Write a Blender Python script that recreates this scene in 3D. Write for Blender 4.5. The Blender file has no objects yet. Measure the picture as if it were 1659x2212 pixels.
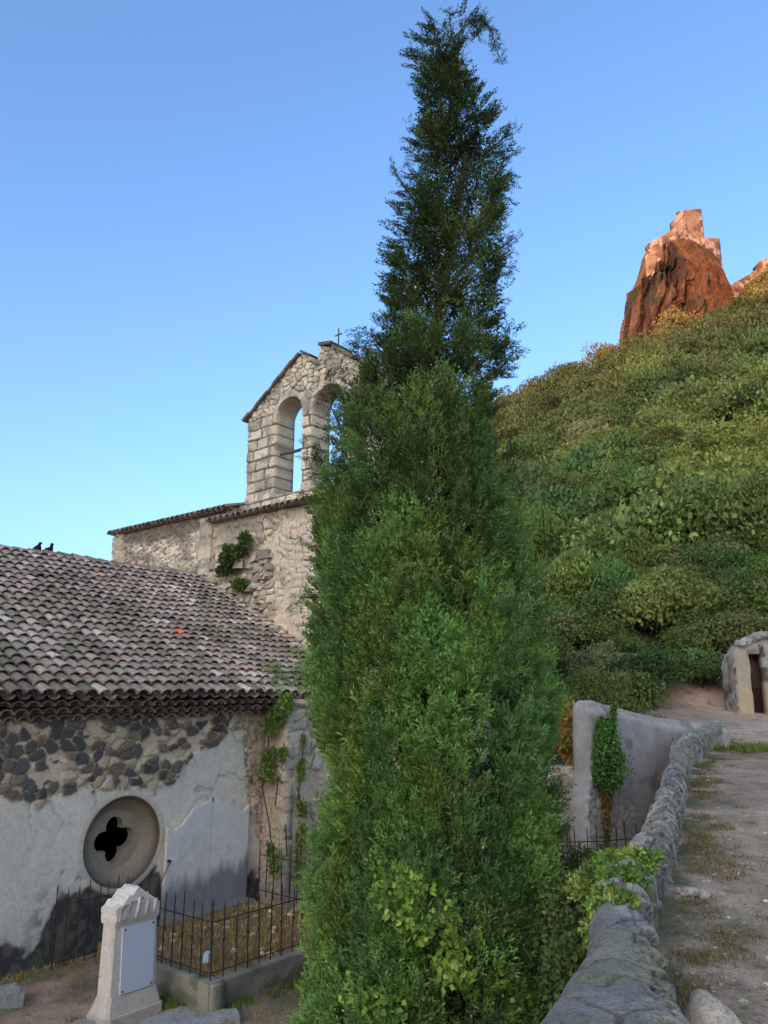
import bpy, math, random
import numpy as np
from mathutils import Vector, Matrix
random.seed(7)
RS = np.random.RandomState(11)
SC = bpy.context.scene
COL = SC.collection
R = math.radians
PITCH = 13.2
# ------------------------------------------------------------------ camera
cam_d = bpy.data.cameras.new('camera'); cam = bpy.data.objects.new('camera', cam_d); COL.objects.link(cam)
cam_d.sensor_fit = 'VERTICAL'; cam_d.sensor_height = 36.0; cam_d.lens = 36 * 1663 / 2212
cam_d.clip_start = 0.05; cam_d.clip_end = 20000
cam.location = (0, 0, 1.6); cam.rotation_euler = (R(90 + PITCH), 0, 0)
SC.camera = cam
# ------------------------------------------------------------------ light
SUN_EL, SUN_AZ = 16.0, 211.0           # azimuth clockwise from +Y
w = bpy.data.worlds.new('World'); SC.world = w; w.use_nodes = True
nt = w.node_tree; nt.nodes.clear()
sky = nt.nodes.new('ShaderNodeTexSky'); sky.sky_type = 'NISHITA'; sky.sun_disc = False
sky.sun_elevation = R(SUN_EL); sky.sun_rotation = R(SUN_AZ)
sky.air_density = 1.0; sky.dust_density = 4.0; sky.ozone_density = 4.6; sky.altitude = 200
bgn = nt.nodes.new('ShaderNodeBackground'); bgn.inputs[1].default_value = 0.15
wo = nt.nodes.new('ShaderNodeOutputWorld')
nt.links.new(sky.outputs[0], bgn.inputs[0]); nt.links.new(bgn.outputs[0], wo.inputs[0])
sd = bpy.data.lights.new('sun', 'SUN'); sd.energy = 2.0; sd.angle = R(0.5); sd.color = (1.0, 0.52, 0.27)
sun = bpy.data.objects.new('sun', sd); COL.objects.link(sun)
sv = Vector((math.sin(R(SUN_AZ)) * math.cos(R(SUN_EL)), math.cos(R(SUN_AZ)) * math.cos(R(SUN_EL)), math.sin(R(SUN_EL))))
sun.rotation_euler = (-sv).to_track_quat('-Z', 'Y').to_euler(); sun.location = (0, -20, 60)
SC.view_settings.view_transform = 'Standard'; SC.view_settings.look = 'None'
SC.view_settings.gamma = 1.0; SC.view_settings.use_curve_mapping = False
SC.view_settings.exposure = 1.62
SC.cycles.max_bounces = 6

# ------------------------------------------------------------------ numeric helpers
FPX = 1663.0; CP, SP = math.cos(R(PITCH)), math.sin(R(PITCH))
def at(x, y, Y):
    """real point at forward distance Y that the survey sighted at (x, y)"""
    X = x - 829.5; U = 1106.0 - y
    k = Y / (FPX * CP - U * SP)
    return X * k, 1.6 + (U * CP + FPX * SP) * k
def hsh(i, j, seed=0):
    i = np.asarray(i).astype(np.int64); j = np.asarray(j).astype(np.int64)
    n = (i * 374761393 + j * 668265263 + seed * 2147483647 + 12345) & 0xffffffff
    n = ((n ^ (n >> 13)) * 1274126177) & 0xffffffff
    n = ((n ^ (n >> 16)) * 2246822519) & 0xffffffff
    return ((n ^ (n >> 15)) & 0xffffff) / float(0xffffff)
def vn(x, y, seed=0):
    x = np.asarray(x, float); y = np.asarray(y, float)
    xi = np.floor(x); yi = np.floor(y); fx = x - xi; fy = y - yi
    fx = fx * fx * (3 - 2 * fx); fy = fy * fy * (3 - 2 * fy)
    a = hsh(xi, yi, seed); b = hsh(xi + 1, yi, seed); c = hsh(xi, yi + 1, seed); d = hsh(xi + 1, yi + 1, seed)
    return (a * (1 - fx) + b * fx) * (1 - fy) + (c * (1 - fx) + d * fx) * fy
def fbm(x, y, oct=4, seed=0):
    s = 0; a = .5; t = 0
    for o in range(oct):
        s = s + a * vn(np.asarray(x) * 2 ** o + 17 * o, np.asarray(y) * 2 ** o - 31 * o, seed + o); t += a; a *= .5
    return s / t
def worley(x, y, seed=0, jit=.9):
    xi = np.floor(x); yi = np.floor(y)
    f1 = np.full(x.shape, 9.); f2 = np.full(x.shape, 9.); idd = np.zeros(x.shape)
    for dx in (-1, 0, 1):
        for dy in (-1, 0, 1):
            cx = xi + dx; cy = yi + dy
            px = cx + .5 + (hsh(cx, cy, seed) - .5) * jit; py = cy + .5 + (hsh(cx, cy, seed + 5) - .5) * jit
            d = np.sqrt((px - x) ** 2 + (py - y) ** 2)
            h = hsh(cx, cy, seed + 9)
            nw = d < f1
            f2 = np.where(nw, f1, np.minimum(f2, d)); idd = np.where(nw, h, idd); f1 = np.where(nw, d, f1)
    return f1, f2 - f1, idd
def ss(a, b, x):
    t = np.clip((x - a) / (b - a), 0, 1); return t * t * (3 - 2 * t)
def mix(a, b, t):
    t = np.asarray(t)[..., None]; return np.asarray(a) * (1 - t) + np.asarray(b) * t
def pick(h, cols):
    cols = np.array(cols); return cols[np.minimum((h * len(cols)).astype(int), len(cols) - 1)]

# ------------------------------------------------------------------ materials
def mat(name, rough=.9, n_scale=8., n_amt=.25, gain=(1., 1., 1.), bump=.3, b_scale=30., base=None, trans=0., spec=.25, metal=0., fine=0.):
    m = bpy.data.materials.new(name); m.use_nodes = True
    t = m.node_tree; t.nodes.clear(); N = t.nodes.new; Lk = t.links.new
    out = N('ShaderNodeOutputMaterial'); p = N('ShaderNodeBsdfPrincipled')
    p.inputs['Roughness'].default_value = rough; p.inputs['Specular IOR Level'].default_value = spec; p.inputs['Metallic'].default_value = metal
    if base is None:
        a = N('ShaderNodeAttribute'); a.attribute_name = 'col'; src = a.outputs['Color']
    else:
        a = N('ShaderNodeRGB'); a.outputs[0].default_value = (*base, 1); src = a.outputs[0]
    if gain != (1., 1., 1.):
        gm = N('ShaderNodeVectorMath'); gm.operation = 'MULTIPLY'; gm.inputs[1].default_value = gain; Lk(src, gm.inputs[0]); src = gm.outputs[0]
    tc = N('ShaderNodeTexCoord')
    if n_amt > 0:
        nz = N('ShaderNodeTexNoise'); nz.inputs['Scale'].default_value = n_scale; nz.inputs['Detail'].default_value = 6; nz.inputs['Roughness'].default_value = .65
        Lk(tc.outputs['Object'], nz.inputs['Vector'])
        mr = N('ShaderNodeMapRange'); mr.inputs[1].default_value = .25; mr.inputs[2].default_value = .75
        mr.inputs[3].default_value = 1 - n_amt; mr.inputs[4].default_value = 1 + n_amt
        Lk(nz.outputs['Fac'], mr.inputs[0])
        vm = N('ShaderNodeVectorMath'); vm.operation = 'SCALE'; Lk(src, vm.inputs[0]); Lk(mr.outputs[0], vm.inputs['Scale']); src = vm.outputs[0]
        if fine > 0:
            for sc_, lo, hi, dk in ((b_scale * 1.1, .50, .66, fine), (b_scale * .33, .54, .66, fine * .7)):
                fz = N('ShaderNodeTexNoise'); fz.inputs['Scale'].default_value = sc_; fz.inputs['Detail'].default_value = 5; fz.inputs['Roughness'].default_value = .75
                Lk(tc.outputs['Object'], fz.inputs['Vector'])
                fr = N('ShaderNodeMapRange'); fr.inputs[1].default_value = lo; fr.inputs[2].default_value = hi; fr.inputs[3].default_value = 1.06; fr.inputs[4].default_value = 1 - dk
                Lk(fz.outputs['Fac'], fr.inputs[0]); v2 = N('ShaderNodeVectorMath'); v2.operation = 'SCALE'; Lk(src, v2.inputs[0]); Lk(fr.outputs[0], v2.inputs['Scale']); src = v2.outputs[0]
    Lk(src, p.inputs['Base Color'])
    if bump > 0:
        bz = N('ShaderNodeTexNoise'); bz.inputs['Scale'].default_value = b_scale; bz.inputs['Detail'].default_value = 8; bz.inputs['Roughness'].default_value = .7
        Lk(tc.outputs['Object'], bz.inputs['Vector'])
        bp = N('ShaderNodeBump'); bp.inputs['Strength'].default_value = bump; bp.inputs['Distance'].default_value = .02
        Lk(bz.outputs['Fac'], bp.inputs['Height']); Lk(bp.outputs[0], p.inputs['Normal'])
    sh = p.outputs[0]
    if trans > 0:
        tr = N('ShaderNodeBsdfTranslucent'); Lk(src, tr.inputs['Color'])
        mx = N('ShaderNodeMixShader'); mx.inputs[0].default_value = trans
        Lk(sh, mx.inputs[1]); Lk(tr.outputs[0], mx.inputs[2]); sh = mx.outputs[0]
    Lk(sh, out.inputs['Surface'])
    return m
M = dict(
    stone=mat('weathered_stone', gain=(1.85, 1.65, 1.36), n_scale=14, n_amt=.22, bump=1., b_scale=45, fine=.5),
    plaster=mat('old_plaster', gain=(1.98, 1.68, 1.34), n_scale=6, n_amt=.12, bump=.6, b_scale=50, fine=.28),
    tile=mat('clay_tile', gain=(1.95, 1.66, 1.34), n_scale=22, n_amt=.28, bump=.8, b_scale=60, fine=.4),
    leaf=mat('leaf', gain=(2.3, 1.85, 1.2), rough=.7, n_amt=0, bump=0, trans=.10, spec=.15),
    bark=mat('bark', n_scale=20, n_amt=.3, bump=.8, b_scale=40, base=(.10, .075, .055)),
    earth=mat('earth', gain=(1.85, 1.5, 1.2), n_scale=3.5, n_amt=.25, bump=1., b_scale=30, fine=.5),
    rock=mat('red_rock', n_scale=.5, n_amt=.3, bump=1., b_scale=2.4, fine=.6),
    iron=mat('rusty_iron', rough=.8, base=(.055, .032, .026), n_scale=30, n_amt=.4, bump=.4, b_scale=90),
    conc=mat('grey_cement', gain=(1.75, 1.55, 1.3), n_scale=5, n_amt=.12, bump=.4, b_scale=60, fine=.25),
    enamel=mat('white_plaque', rough=.45, base=(.66, .65, .64), n_scale=3, n_amt=.03, bump=0, spec=.4),
    wood=mat('old_wood', base=(.13, .10, .08), n_scale=12, n_amt=.3, bump=.5, b_scale=40),
    dark=mat('dark_interior', base=(.006, .006, .007), n_amt=0, bump=0, spec=0.),
    black=mat('blackened_stone', base=(.012, .012, .016), n_amt=.3, bump=.4, b_scale=20),
    red=mat('dark_red_paint', rough=.6, base=(.055, .018, .018), n_scale=9, n_amt=.3, bump=.2),
)
# ------------------------------------------------------------------ mesh helpers
class MB:
    def __init__(s): s.V = []; s.C = []; s.F = []; s.n = 0
    def add(s, V, F, C):
        V = np.asarray(V, float).reshape(-1, 3)
        C = np.asarray(C, float)
        if C.ndim == 1: C = np.tile(C[:3], (len(V), 1))
        s.V.append(V); s.C.append(C[:, :3])
        if isinstance(F, np.ndarray): s.F.append(F.astype(np.int64) + s.n)
        else:
            for k in sorted({len(f) for f in F}): s.F.append(np.array([f for f in F if len(f) == k], np.int64) + s.n)
        s.n += len(V); return s
    def box(s, c, size, col=(.3, .3, .3), rz=0., taper=1., jit=0.):
        hx, hy, hz = [q / 2 for q in size]
        P = []
        for z, k in ((-hz, 1), (hz, taper)):
            for a, b in ((-1, -1), (1, -1), (1, 1), (-1, 1)): P.append((a * hx * k, b * hy * k, z))
        P = np.array(P) + (RS.rand(8, 3) - .5) * jit
        co, si = math.cos(rz), math.sin(rz)
        P = np.stack([P[:, 0] * co - P[:, 1] * si, P[:, 0] * si + P[:, 1] * co, P[:, 2]], 1) + np.array(c)
        return s.add(P, [(0, 3, 2, 1), (4, 5, 6, 7), (0, 1, 5, 4), (1, 2, 6, 5), (2, 3, 7, 6), (3, 0, 4, 7)], col)
    def tube(s, pts, rad, seg=6, col=(.1, .1, .1)):
        pts = np.array(pts, float); n = len(pts); rad = np.broadcast_to(rad, (n,)) if np.ndim(rad) else np.full(n, rad)
        V = []
        T = np.gradient(pts, axis=0); T /= np.linalg.norm(T, axis=1)[:, None] + 1e-9
        for i in range(n):
            a = np.array((0, 0, 1.)) if abs(T[i, 2]) < .9 else np.array((1., 0, 0))
            u = np.cross(T[i], a); u /= np.linalg.norm(u); v = np.cross(T[i], u)
            for k in range(seg):
                th = 2 * math.pi * k / seg; V.append(pts[i] + rad[i] * (math.cos(th) * u + math.sin(th) * v))
        F = []
        for i in range(n - 1):
            for k in range(seg):
                b = (k + 1) % seg; F.append((i * seg + k, i * seg + b, (i + 1) * seg + b, (i + 1) * seg + k))
        F.append(tuple(range(seg - 1, -1, -1))); F.append(tuple((n - 1) * seg + k for k in range(seg)))
        return s.add(V, F, col)
    def blob(s, c, r, col, seed=0, amp=.25, seg=10, rings=7, flat=1.):
        th = np.linspace(0, 2 * np.pi, seg, endpoint=False); ph = np.linspace(-np.pi / 2, np.pi / 2, rings)
        V = []
        for p in ph:
            for t in th:
                d = np.array((math.cos(p) * math.cos(t), math.cos(p) * math.sin(t), math.sin(p)))
                q = 1 + amp * (float(fbm(d[0] * 1.7 + seed * 3.1 + d[2], d[1] * 1.7 + seed, 3, seed)) - .5) * 2
                V.append(np.array(c) + d * np.array(r) * q)
        F = [(i * seg + k, i * seg + (k + 1) % seg, (i + 1) * seg + (k + 1) % seg, (i + 1) * seg + k) for i in range(rings - 1) for k in range(seg)]
        return s.add(V, F, col)
    def build(s, name, m, parent=None, smooth=False):
        V = np.concatenate(s.V); C = np.concatenate(s.C)
        me = bpy.data.meshes.new(name); me.vertices.add(len(V)); me.vertices.foreach_set('co', V.astype(np.float32).ravel())
        idx = np.concatenate([f.ravel() for f in s.F]); ln = np.concatenate([np.full(len(f), f.shape[1]) for f in s.F])
        st = np.concatenate([[0], np.cumsum(ln)[:-1]])
        me.loops.add(len(idx)); me.loops.foreach_set('vertex_index', idx.astype(np.int32))
        me.polygons.add(len(ln)); me.polygons.foreach_set('loop_start', st.astype(np.int32))
        me.update(calc_edges=True)
        me.polygons.foreach_set('use_smooth', np.full(len(ln), bool(smooth)))
        ca = me.color_attributes.new('col', 'FLOAT_COLOR', 'POINT')
        ca.data.foreach_set('color', np.concatenate([C, np.ones((len(C), 1))], 1).astype(np.float32).ravel())
        me.materials.append(m)
        o = bpy.data.objects.new(name, me); COL.objects.link(o)
        if parent is not None:
            o.parent = parent
            # parts are written in world coordinates: undo the parent's own placement
            o.matrix_parent_inverse = Matrix.Translation(parent.location).inverted()
        return o
def tag(o, label=None, cat=None, group=None, kind=None):
    if label: o['label'] = label
    if cat: o['category'] = cat
    if group: o['group'] = group
    if kind: o['kind'] = kind
    return o
def empty(name, loc, label, cat, group=None):
    o = bpy.data.objects.new(name, None); COL.objects.link(o); o.location = loc; o.empty_display_size = .2
    return tag(o, label, cat, group)

# relief slab: front face displaced by fn, cut to an outline, closed with sides and back
def relief(mb, org, U, N, u0, u1, v0, v1, step, fn, thick=.4, sdf=None, layers=2, own=False):
    nu = int(round((u1 - u0) / step)) + 1; nv = int(round((v1 - v0) / step)) + 1
    u = np.linspace(u0, u1, nu); v = np.linspace(v0, v1, nv); uu, vv = np.meshgrid(u, v)
    uu = uu.copy(); vv = vv.copy()
    mask = np.ones((nv - 1, nu - 1), bool)
    if sdf is not None:
        cu = (uu[:-1, :-1] + uu[1:, 1:]) / 2; cv = (vv[:-1, :-1] + vv[1:, 1:]) / 2
        mask = sdf(cu, cv) < 0
        d = sdf(uu, vv); e = step * .3
        gx = (sdf(uu + e, vv) - sdf(uu - e, vv)) / (2 * e); gy = (sdf(uu, vv + e) - sdf(uu, vv - e)) / (2 * e)
        g2 = gx * gx + gy * gy + 1e-9; near = np.abs(d) < step * 1.05
        g = np.zeros((nv + 1, nu + 1), int); g[1:-1, 1:-1] = mask
        cnt = g[:-1, :-1] + g[1:, :-1] + g[:-1, 1:] + g[1:, 1:]
        bd = (cnt > 0) & (cnt < 4) & near
        uu = np.where(bd, uu - np.clip(d * gx / g2, -step, step), uu); vv = np.where(bd, vv - np.clip(d * gy / g2, -step, step), vv)
    h, c = fn(uu, vv)
    org = np.array(org, float); U = np.array(U, float); N = np.array(N, float); Z = np.array((0, 0, 1.))
    def P(hh): return org + uu[..., None] * U + vv[..., None] * Z + hh[..., None] * N
    iv, iu = np.nonzero(mask); W = nu
    q = np.stack([iv * W + iu, iv * W + iu + 1, (iv + 1) * W + iu + 1, (iv + 1) * W + iu], 1)
    flip = np.dot(np.cross(U, Z), N) < 0
    if flip: q = q[:, ::-1]
    NV = nu * nv
    lay = [P(h)]
    for k in range(1, layers + 1):
        f = k / layers; lay.append(P(h * (1 - f) * (1 if k < layers else 0) - thick * f))
    F = [q, q[:, ::-1] + layers * NV]
    # borders
    mp = np.zeros((nv + 1, nu + 1), bool); mp[1:-1, 1:-1] = mask
    a, b = mp[1:-1, :-1], mp[1:-1, 1:]           # vertical edges at column i
    ev, eu = np.nonzero(a != b); s = b[ev, eu]
    e0 = ev * W + eu; e1 = (ev + 1) * W + eu
    A = np.where(s, e1, e0); B = np.where(s, e0, e1)
    a, b = mp[:-1, 1:-1], mp[1:, 1:-1]
    fv, fu = np.nonzero(a != b); s2 = b[fv, fu]
    g0 = fv * W + fu; g1 = fv * W + fu + 1
    A = np.concatenate([A, np.where(s2, g0, g1)]); B = np.concatenate([B, np.where(s2, g1, g0)])
    for k in range(layers):
        s4 = np.stack([A + k * NV, A + (k + 1) * NV, B + (k + 1) * NV, B + k * NV], 1)
        F.append(s4 if not flip else s4[:, ::-1])
    V = np.concatenate([l.reshape(-1, 3) for l in lay]); C = np.tile(c.reshape(-1, 3), (layers + 1, 1))
    if own:
        mc = c[:-1, :-1][mask].mean(0)
        for k in range(1, layers + 1): C[k * NV:(k + 1) * NV] = (mc * (.75 + .5 * fbm(uu * 3 + k * 3.7, vv * 3, 4, 77 + k)[..., None])).reshape(-1, 3)
    FF = np.concatenate(F)
    used = np.unique(FF); re = np.zeros(len(V), np.int64); re[used] = np.arange(len(used))
    mb.add(V[used], re[FF], C[used]); return mb

# ------------------------------------------------------------------ leaves
def unit(v): return v / (np.linalg.norm(v, axis=-1, keepdims=True) + 1e-9)
def leaves(mb, P, axis, nrm, L, Wd, col):
    """diamond leaves: base P, pointing along axis, lying across nrm"""
    n = len(P); axis = unit(axis); side = unit(np.cross(axis, nrm)); up = np.cross(side, axis)
    L = np.broadcast_to(L, (n,))[:, None]; Wd = np.broadcast_to(Wd, (n,))[:, None]
    v0 = P; v1 = P + axis * L * .45 + side * Wd * .5 + up * L * .06; v2 = P + axis * L; v3 = P + axis * L * .45 - side * Wd * .5 + up * L * .06
    V = np.stack([v0, v1, v2, v3], 1).reshape(-1, 3)
    F = np.arange(4 * n).reshape(n, 4)
    C = np.repeat(np.broadcast_to(col, (n, 3)), 4, 0)
    mb.add(V, F, C)
def sph(n): return unit(RS.randn(n, 3))
def leaf_blob(mb, c, r, n, L, Wd, cols, shell=.55, up=.3, lump=.3, seed=0):
    """foliage on lumpy clumps filling an ellipsoid"""
    r = np.array(r, float); c = np.array(c, float)
    k = max(3, int(6 + 16 * lump)); cc = sph(k) * (RS.rand(k, 1) ** .5) * .72; cr = .30 + .25 * RS.rand(k)
    w_ = RS.randint(0, k, n); d = sph(n)
    p = cc[w_] + d * (cr[w_] * (shell + (1 - shell) * RS.rand(n)))[:, None]
    ax = unit(d + .8 * RS.randn(n, 3) + np.array((0, 0, up))); nr = unit(d + .7 * RS.randn(n, 3))
    cols = np.array(cols); base = cols[RS.randint(0, len(cols), k)][w_]
    col = base * (.72 + .56 * RS.rand(n, 1))
    leaves(mb, c + p * r, ax, nr, L * (.7 + .6 * RS.rand(n)), Wd * (.7 + .6 * RS.rand(n)), col)
def twigs(mb, base, tips, r, col=(.09, .07, .05)):
    for t in tips:
        b = np.array(base, float); t = np.array(t, float); m = (b + t) / 2 + (RS.rand(3) - .5) * np.linalg.norm(t - b) * .18
        mb.tube([b, m, t], [r, r * .7, r * .25], 5, col)

# ================================================================== GROUND, PATH, HILL
WALLC = [(-3.6, -2.2), (-1.6, -.95), (-.3, .1), (.45, 1.25), (1.0, 2.55), (1.34, 4.2), (1.58, 5.15), (2.1, 6.35), (2.6, 7.5), (3.3, 9.25), (4.1, 11.1), (5.3, 14.0), (6.4, 15.9), (7.4, 17.2)]
WALLC = np.array(WALLC)
def smooth_curve(P, n):
    P = np.array(P, float); t = np.concatenate([[0], np.cumsum(np.linalg.norm(np.diff(P, axis=0), axis=1))]); T = np.linspace(0, t[-1], n)
    out = np.stack([np.interp(T, t, P[:, k]) for k in range(P.shape[1])], 1)
    ker = np.hanning(max(5, n // len(P))); ker /= ker.sum(); h = len(ker) // 2
    return np.stack([np.convolve(np.concatenate([np.full(h, out[0, k]), out[:, k], np.full(len(ker) - 1 - h, out[-1, k])]), ker, 'valid') for k in range(P.shape[1])], 1), T
def path_z(y):
    y = np.asarray(y, float)
    return np.interp(y, [-9, 8, 11, 17.4, 24, 30], [0, 0, .12, .5, 1.05, 1.7])
def earth_cols(x, y, grass):
    n = fbm(x * .8, y * .8, 5, 3); n2 = fbm(x * 5, y * 5, 3, 9)
    c = mix((.23, .175, .130), (.33, .26, .20), ss(.3, .7, n)); c = mix(c, (.12, .095, .075), ss(.62, .8, n2) * .8)
    return mix(c, (.060, .075, .030), grass)
G = -2.1
# churchyard ground, one sheet out to the horizon
ax_ = np.concatenate([[-9000, -3000, -900, -300, -90, -40], np.arange(-20, 14.01, .16), [20, 30, 60, 90, 200, 600, 2000, 9000]])
ay_ = np.concatenate([[-9000, -3000, -900, -300, -90, -30, -10], np.arange(-3, 22.01, .16), [24, 30, 45, 90, 200, 500, 2000, 9000]])
X, Y = np.meshgrid(ax_, ay_)
gz = G + (fbm(X * .9, Y * .9, 4, 1) - .5) * .16 + (fbm(X * 6, Y * 6, 3, 5) - .5) * .03
gz = np.where((np.abs(X) > 40) | (Y > 40) | (Y < -9), G - .3, gz)
gr = ss(.52, .72, fbm(X * 1.3, Y * 1.3, 4, 44)) * .6
mb = MB(); i, j = np.meshgrid(np.arange(len(ay_) - 1), np.arange(len(ax_) - 1), indexing='ij'); Wn = len(ax_)
q = np.stack([i * Wn + j, i * Wn + j + 1, (i + 1) * Wn + j + 1, (i + 1) * Wn + j], -1).reshape(-1, 4)
mb.add(np.stack([X, Y, gz], -1), q, earth_cols(X, Y, gr).reshape(-1, 3) * .8)
tag(mb.build('ground', M['earth'], smooth=True), kind='structure')
# path
ys = np.concatenate([np.arange(-5, 27.5, .07)])
wl = np.interp(ys, WALLC[:, 1], WALLC[:, 0]); wl = np.where(ys > 17.2, np.interp(ys, [17.2, 20, 24.6, 28], [7.3, 6.9, 7.6, 8.4]), wl)
wl = np.where(ys < -2, -2.4, wl) - .12
vs = np.concatenate([np.arange(0, 5, .07), np.arange(5, 14.01, .3)])
X = wl[:, None] + vs[None, :]; Y = np.repeat(ys[:, None], len(vs), 1)
pz = path_z(Y) + (fbm(X * .7, Y * .7, 4, 2) - .5) * .10 + (fbm(X * 5, Y * 5, 3, 8) - .5) * .025
edge = np.exp(-vs[None, :] / .35); pz = pz + .07 * edge
pz += np.clip(Y - 24.2, 0, 9) * .42 * ss(24.2, 25.5, Y) + ss(10.4, 8.6, X) * ss(20, 24, Y) * .1
gr = np.clip(np.exp(-vs[None, :] / .55) * 1.3, 0, 1) * ss(.35, .6, fbm(X * 2.5, Y * 2.5, 4, 21)) + .25 * ss(.58, .75, fbm(X * 1.1, Y * 1.1, 4, 33)) * ss(2.2, .6, vs[None, :])
mb = MB(); i, j = np.meshgrid(np.arange(len(ys) - 1), np.arange(len(vs) - 1), indexing='ij'); Wn = len(vs)
q = np.stack([i * Wn + j, i * Wn + j + 1, (i + 1) * Wn + j + 1, (i + 1) * Wn + j], -1).reshape(-1, 4)
mb.add(np.stack([X, Y, pz], -1), q, earth_cols(X + 50, Y, np.clip(gr, 0, .85)).reshape(-1, 3))
tag(mb.build('path', M['earth'], smooth=True), kind='structure')
# pebbles and litter lying on the path
mb = MB()
for k in range(700):
    y = 2.8 + 16 * RS.rand() ** 1.6; x = float(np.interp(y, WALLC[:, 1], WALLC[:, 0])) + .25 + RS.rand() ** 1.3 * 2.6
    r = .005 + .02 * RS.rand() ** 4
    g = .16 + .3 * RS.rand(); mb.blob((x, y, float(path_z(y)) + .035), (r * 1.4, r, r * .6), (g, g * .92, g * .8), k, .3, 6, 4)
tag(mb.build('gravel', M['stone']), 'small pale pebbles strewn over the dirt path', 'gravel', kind='stuff')

mb = MB(); n = 2600; yy_ = 2.8 + 17 * RS.rand(n) ** 1.5; vv_ = np.abs(RS.randn(n)) * .9; xx_ = np.interp(yy_, WALLC[:, 1], WALLC[:, 0]) + .1 + vv_
leaves(mb, np.stack([xx_, yy_, path_z(yy_) + .03 + .06 * np.exp(-vv_ / .35)], 1), unit(np.concatenate([RS.randn(n, 2), np.full((n, 1), .05)], 1)), unit(np.concatenate([RS.randn(n, 2) * .3, np.ones((n, 1))], 1)), .02 + .03 * RS.rand(n), .012, np.array([(.10, .07, .045), (.05, .04, .03), (.20, .15, .09), (.28, .22, .15)])[RS.randint(0, 4, n)])
tag(mb.build('leaf_litter', M['leaf']), 'small brown dead leaves and twigs scattered on the dirt path', 'leaf litter', kind='stuff')
YC = 195.0
def crest(u): return np.interp(u, [-.6, -.35, -.115, -.05, .05, .147, .238, .335, .4415, .553, .75, 1.2], [-.01, -.005, .12, .22, .32, .366, .412, .472, .52, .572, .62, .6])
def hill_z(x, y):
    u = x / np.maximum(y, 1.); zc = crest(u) * YC
    z0 = np.interp(u, [-.4, -.1, .1, .3], [G, G, .2, 1.0])
    t = np.clip((y - 23.5) / (YC - 23.5), 0, 1)
    z = z0 + (zc - z0) * t ** 1.06
    z = np.where(y > YC, zc - (y - YC) * .45, z)
    z = np.maximum(z, G - .2)
    z = np.where(y < 23.5, G - 1 + (z0 - G + 1) * ss(19.5, 23.5, y), z)
    return z + (fbm(x * .05, y * .05, 4, 61) - .5) * 9 * ss(30, 120, y) * ss(210, 190, y)
us = np.linspace(-.6, 1.2, 190); yy = 19 + (260 - 19) * np.linspace(0, 1, 170) ** 1.7
Uu, Yy = np.meshgrid(us, yy); Xx = Uu * Yy; zz = hill_z(Xx, Yy)
mb = MB(); i, j = np.meshgrid(np.arange(len(yy) - 1), np.arange(len(us) - 1), indexing='ij'); Wn = len(us)
q = np.stack([i * Wn + j, i * Wn + j + 1, (i + 1) * Wn + j + 1, (i + 1) * Wn + j], -1).reshape(-1, 4)
keep = ~((yy[i] < 28) & (us[j] > .28) & (us[j] < .85)).reshape(-1) 
hc = mix((.020, .022, .010), (.045, .034, .020), fbm(Xx * .1, Yy * .1, 3, 7))
mb.add(np.stack([Xx, Yy, np.where((Yy < 29) & (Uu > .28), zz - .35, zz)], -1), q, hc.reshape(-1, 3))
tag(mb.build('hill', M['earth'], smooth=True), kind='structure')
# unseen hill across the valley, sized and narrowed to put the village in shade
dist = 1500.; a0 = R(SUN_AZ); HD = np.array((math.sin(a0), math.cos(a0))); HR = np.array((-HD[1], HD[0]))
RIDGE_H = 92 + math.tan(R(SUN_EL)) * (dist + 190)
mb = MB(); ww = np.linspace(-1100, 1100, 67); prof = np.array([(-700, -3), (-450, .40), (-200, .80), (0, 1.), (300, .72), (800, -3)])
V = []; 
for a in ww:
    hh = RIDGE_H * (1 + .06 * (float(fbm(a * .004, 0, 3, 3)) - .5)) * (1 if abs(a) < 330 else max(.04, 1 - (abs(a) - 330) / 650))
    for d_, f in prof:
        p = HD * (dist + d_) + HR * a; V.append((p[0], p[1], hh * f if f > 0 else -12))
nP = len(prof); F = [(i * nP + j, (i + 1) * nP + j, (i + 1) * nP + j + 1, i * nP + j + 1) for i in range(len(ww) - 1) for j in range(nP - 1)]
mb.add(V, F, (.06, .07, .035)); tag(mb.build('hill', M['earth'], smooth=True), kind='structure')

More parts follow.
